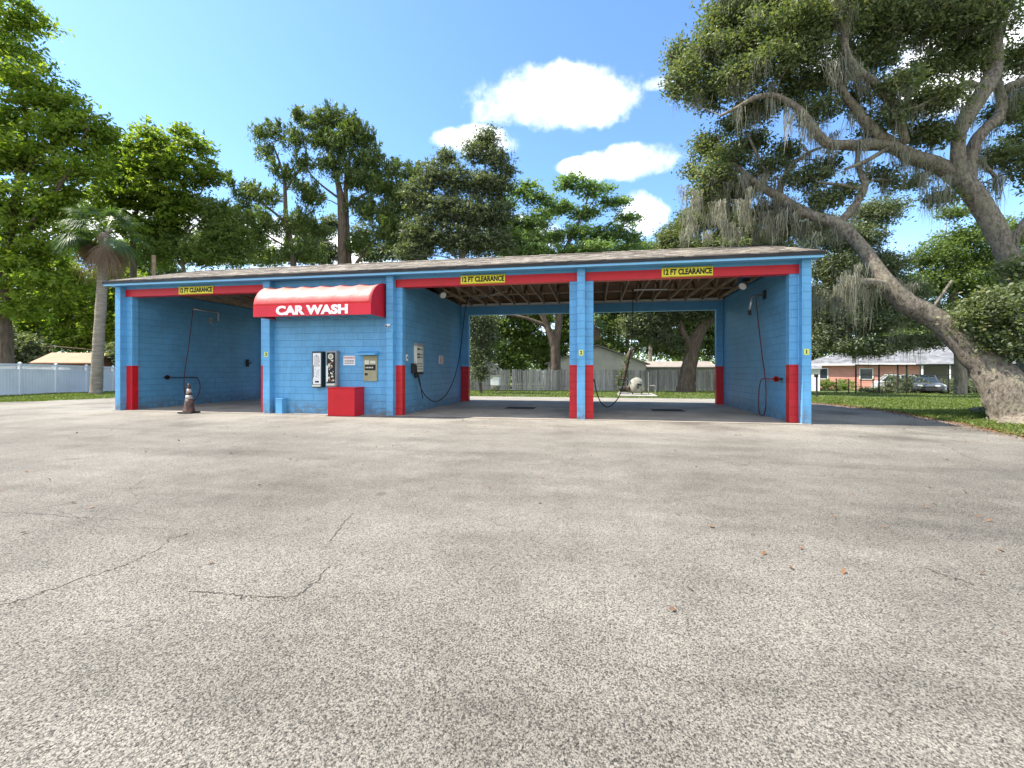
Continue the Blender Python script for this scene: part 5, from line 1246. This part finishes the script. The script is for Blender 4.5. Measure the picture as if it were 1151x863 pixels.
# long strings of moss where the photo shows them
for px,py,d,l,n in ((1048,195,12.9,1.9,5),(1044,210,12.9,1.6,4),(1056,228,12.9,.8,3),(787,118,13.6,.9,3),(955,315,12.2,1.7,12),(940,322,12.4,1.5,10),(925,330,12.6,1.3,9),(970,318,12.3,1.6,8),(1000,330,12.4,.9,5),(910,255,13.2,1.4,8),(880,240,13.6,1.2,8),(950,68,12.5,1.6,8),(900,130,12.8,1.5,8),(925,165,12.8,1.2,6),(1030,185,13,1.1,5),(1010,320,12.4,.9,4)):
    moss(OAK,[np.array(P(px+random.uniform(-16,16),py+random.uniform(-18,12),d+random.uniform(-.5,.5))) for _ in range(n)],n,l*.25,l,wd=.010,bundle=22,spread=.09)

# ---------------------------------------------------------------- palms
def palm(label,base_px,d,lean_px,top_py,r,nf,L_,name='palm_tree',dead=12,group=None):
    T=thing(name,label,'palm tree',G(base_px,d),group=group); b=low(base_px,d)
    pts=catmull([P(base_px,b,d),P(base_px+2,ext(b,top_py,.25),d),P(ext(base_px,lean_px,.6),ext(b,top_py,.6),d),P(lean_px,top_py,d)],8)
    mb=MB(); rr=[r*1.5]+[r*(1.15-.3*i/len(pts)+.03*random.uniform(-1,1)) for i in range(1,len(pts))]; mb.tube(pts,rr,14,wob=.04); mb.build('trunk',bark_palm,T,smooth=True)
    top=Vector(pts[-1])
    for i in range(nf):
        dd=i<dead; az=random.uniform(0,6.28)
        el=random.uniform(-1.3,-.55) if dd else random.uniform(-.5,1.25)
        hd=Vector((math.cos(az)*math.cos(el),math.sin(az)*math.cos(el),math.sin(el))); 
        pl=L_*random.uniform(.45,.65)*(.8 if dd else 1); side=Vector((-math.sin(az),math.cos(az),0)); V=[];Ti=[]
        p0=top+Vector((0,0,.1)); p1=p0+hd*pl*.5; p2=p0+hd*pl-Vector((0,0,pl*.18))
        for a_,b_ in ((p0,p1),(p1,p2)): V.append([a_-side*.02,a_+side*.02,b_+side*.015,b_-side*.015]); Ti.append(.2)
        fw=(p2-p1).normalized(); upv=side.cross(fw)
        for k in range(34):
            an=(k/33-.5)*3.6; dr=(fw*math.cos(an)+side*math.sin(an)+upv*random.uniform(-.1,.12)).normalized(); ln=L_*.62*random.uniform(.8,1.05)*(1-.25*abs(an)/1.8)
            q=p2+fw*.03; wv_=Vector(dr.cross(upv)).normalized()*.022; n=4; tt=min(1,max(0,random.gauss(.5,.22))); prev=q
            for s in range(n):
                f1=(s+1)/n; dp_=(.75 if dd else .42)*ln*f1**2.2; nx_=q+dr*ln*f1*(1-.18*f1)-Vector((0,0,dp_)); w0=(1-s/n)**.6; w1=(1-(s+1)/n)**.6+.05
                V.append([prev-wv_*w0,prev+wv_*w0,nx_+wv_*w1,nx_-wv_*w1]); Ti.append(tt); prev=nx_
        fastmesh('frond',np.array([[tuple(q) for q in f_] for f_ in V]),4,dead_m if dd else palm_m,T,tint=np.array(Ti))
    bt=MB()
    for i in range(26):
        az=random.uniform(0,6.28); z=random.uniform(-.7,.1); q=top+Vector((math.cos(az)*r*.8,math.sin(az)*r*.8,z)); bt.bar(q,q+Vector((math.cos(az)*.18,math.sin(az)*.18,.28)),.05,.02)
    bt.build('leaf_boot',bark_palm,T)
    return T
palm('cabbage palm with drooping grey green fan fronds in front of the white fence',108,24.5,118,262,.245,60,2.2,dead=18)
palm('distant palm with brown hanging fronds seen beside the middle pillar',664,47,666,362,.2,34,1.7,dead=20)

# ---------------------------------------------------------------- shrubs, far woods, grass, litter
def shrub(label,px,d,w_,h_,n,size,leaf,group=None,name='shrub'):
    p=G(px,d); T=thing(name,label,'shrub',p,group=group); bl=[((p.x+random.uniform(-.5,.5)*w_,p.y+random.uniform(-.3,.3)*w_,p.z+h_*random.uniform(.3,.65)),(w_*.4,w_*.35,h_*.42)) for _ in range(4)]
    c=crown(bl,n,size,LEAF[leaf],T,clump=.16,per=30); mb=MB()
    for q in np.concatenate(c)[:30]: mb.tube([p+Vector((random.gauss(0,.06),random.gauss(0,.06),-.05)),Vector(q).lerp(p,.5)+Vector((0,0,.1)),q],[.012,.008,.003],4)
    mb.build('stem',bark_brown,T); return T
shrub('small leafy sapling clump at the foot of the big oak',1122,12.4,.8,.42,900,.05,'light')
shrub('low green shrub at the left corner of the pink bungalow',940,43,2.4,1.0,2500,.09,'light')
for px,d,w_,h_,lb in ((1000,34.5,2.2,1.2,'tangled vine shrub on the wire fence left of the white hatchback'),(1018,34.7,2.0,1.7,'tangled vine shrub hiding the front of the white hatchback'),(1060,35.2,3.0,1.1,'tangled vine shrub right of the silver car'),(1085,35.4,3.0,1.3,'tangled vine shrub near the leaning oak trunk')):
    shrub(lb,px,d,w_,h_ if px!=1000 else .45,2600,.08,'dark',group='shrubs along the wire fence')
# far wood beyond everything: one mass
C=[];Ti=[]
for k in range(1750):
    px=rng.uniform(-900,2500); d=rng.uniform(64,92); top=9.0+2.6*math.sin(px*.021)+1.6*math.sin(px*.07+1); z=rng.uniform(-.5,top)
    q=P(px,HY,d); q.z=z; n=int(rng.uniform(50,110)); C.append(np.array(q)+rng.normal(size=(n,3))*np.array([1.1,1.1,.75])); Ti.append(np.clip(rng.normal(rng.uniform(.1,.8),.15,n),0,1))
fastmesh('far_wood',leaves(np.concatenate(C),.34,.35,.6),4,LEAF['under'],tint=np.concatenate(Ti),kind='stuff')
# grass
grass_m=leaf_mat('grass_blade',(.055,.095,.016),(.17,.21,.045),.3,(.30,.27,.12))
def blades(xy,h,wd):
    n=len(xy); z=np.array([g(x,y) for x,y in xy]); a=rng.uniform(0,6.28,n); s=np.stack([np.cos(a),np.sin(a),np.zeros(n)],1)*wd[:,None]
    b=np.concatenate([xy,z[:,None]],1); ln=rng.normal(size=(n,3))*np.array([.5,.5,0])*h[:,None]; t=b+ln+np.array([0,0,1])*h[:,None]; mid=b+ln*.3+np.array([0,0,.6])*h[:,None]
    return np.stack([b-s,b+s,mid+s*.7,t],1)
pts=[]
def scat(n,fx,fy,cond): 
    xy=np.stack([rng.uniform(*fx,n),rng.uniform(*fy,n)],1); return xy[[cond(x,y) for x,y in xy]]
er=lambda x,y: x>edge_right(y)+.02+.12*math.sin(y*3.3)*math.sin(y*1.3)
pts=[scat(60000,(8,15),(8.5,17),er),scat(60000,(8.5,24),(15,27),er),scat(26000,(8,40),(26,42),lambda x,y:True),scat(36000,(-34,-19.5),(13,26),lambda x,y:x<edge_left(y)-.0 and y>13.2 or y>22.4),scat(38000,(-16,12),(23.1,36.5),lambda x,y:True),scat(5000,(8.3,11),(6,10),er)]
xy=np.concatenate(pts); dist=np.hypot(xy[:,0],xy[:,1]); n=len(xy)
patch=.5+.5*np.sin(xy[:,0]*1.3+np.sin(xy[:,1]*.9)*2)*np.sin(xy[:,1]*1.7+1)
keep=rng.uniform(0,1,n)<.45+.55*patch; xy=xy[keep]; dist=dist[keep]; patch=patch[keep]; n=len(xy)
fastmesh('grass',blades(xy,rng.uniform(.03,.075,n)*(.7+.6*patch),.004+.0006*dist),4,grass_m,tint=np.clip(rng.normal(.45,.22,n),0,1),kind='stuff')
# fallen leaves along the lot edge and a few on the asphalt
n=5200; yy=rng.uniform(8.8,22,n); xx=np.array([edge_right(y) for y in yy])+rng.normal(.05,.22,n)
n2=240; x2=rng.uniform(-12,9,n2); y2=rng.uniform(2.5,11.8,n2); n3=420; x3=rng.normal(10.2,1.0,n3); y3=rng.normal(12.8,1.0,n3)
X_=np.concatenate([xx,x2,x3]); Y_=np.concatenate([yy,y2,y3]); ok=~((X_<5.4)&(Y_>12)); X_,Y_=X_[ok],Y_[ok]
c=np.stack([X_,Y_,np.array([g(x,y) for x,y in zip(X_,Y_)])+.018],1)
fastmesh('leaf_litter',leaves(c,.026,2.5,.55),4,M['leafbrown'],kind='stuff')
print('polys',sum(len(o.data.polygons) for o in sc.objects if o.type=='MESH'))
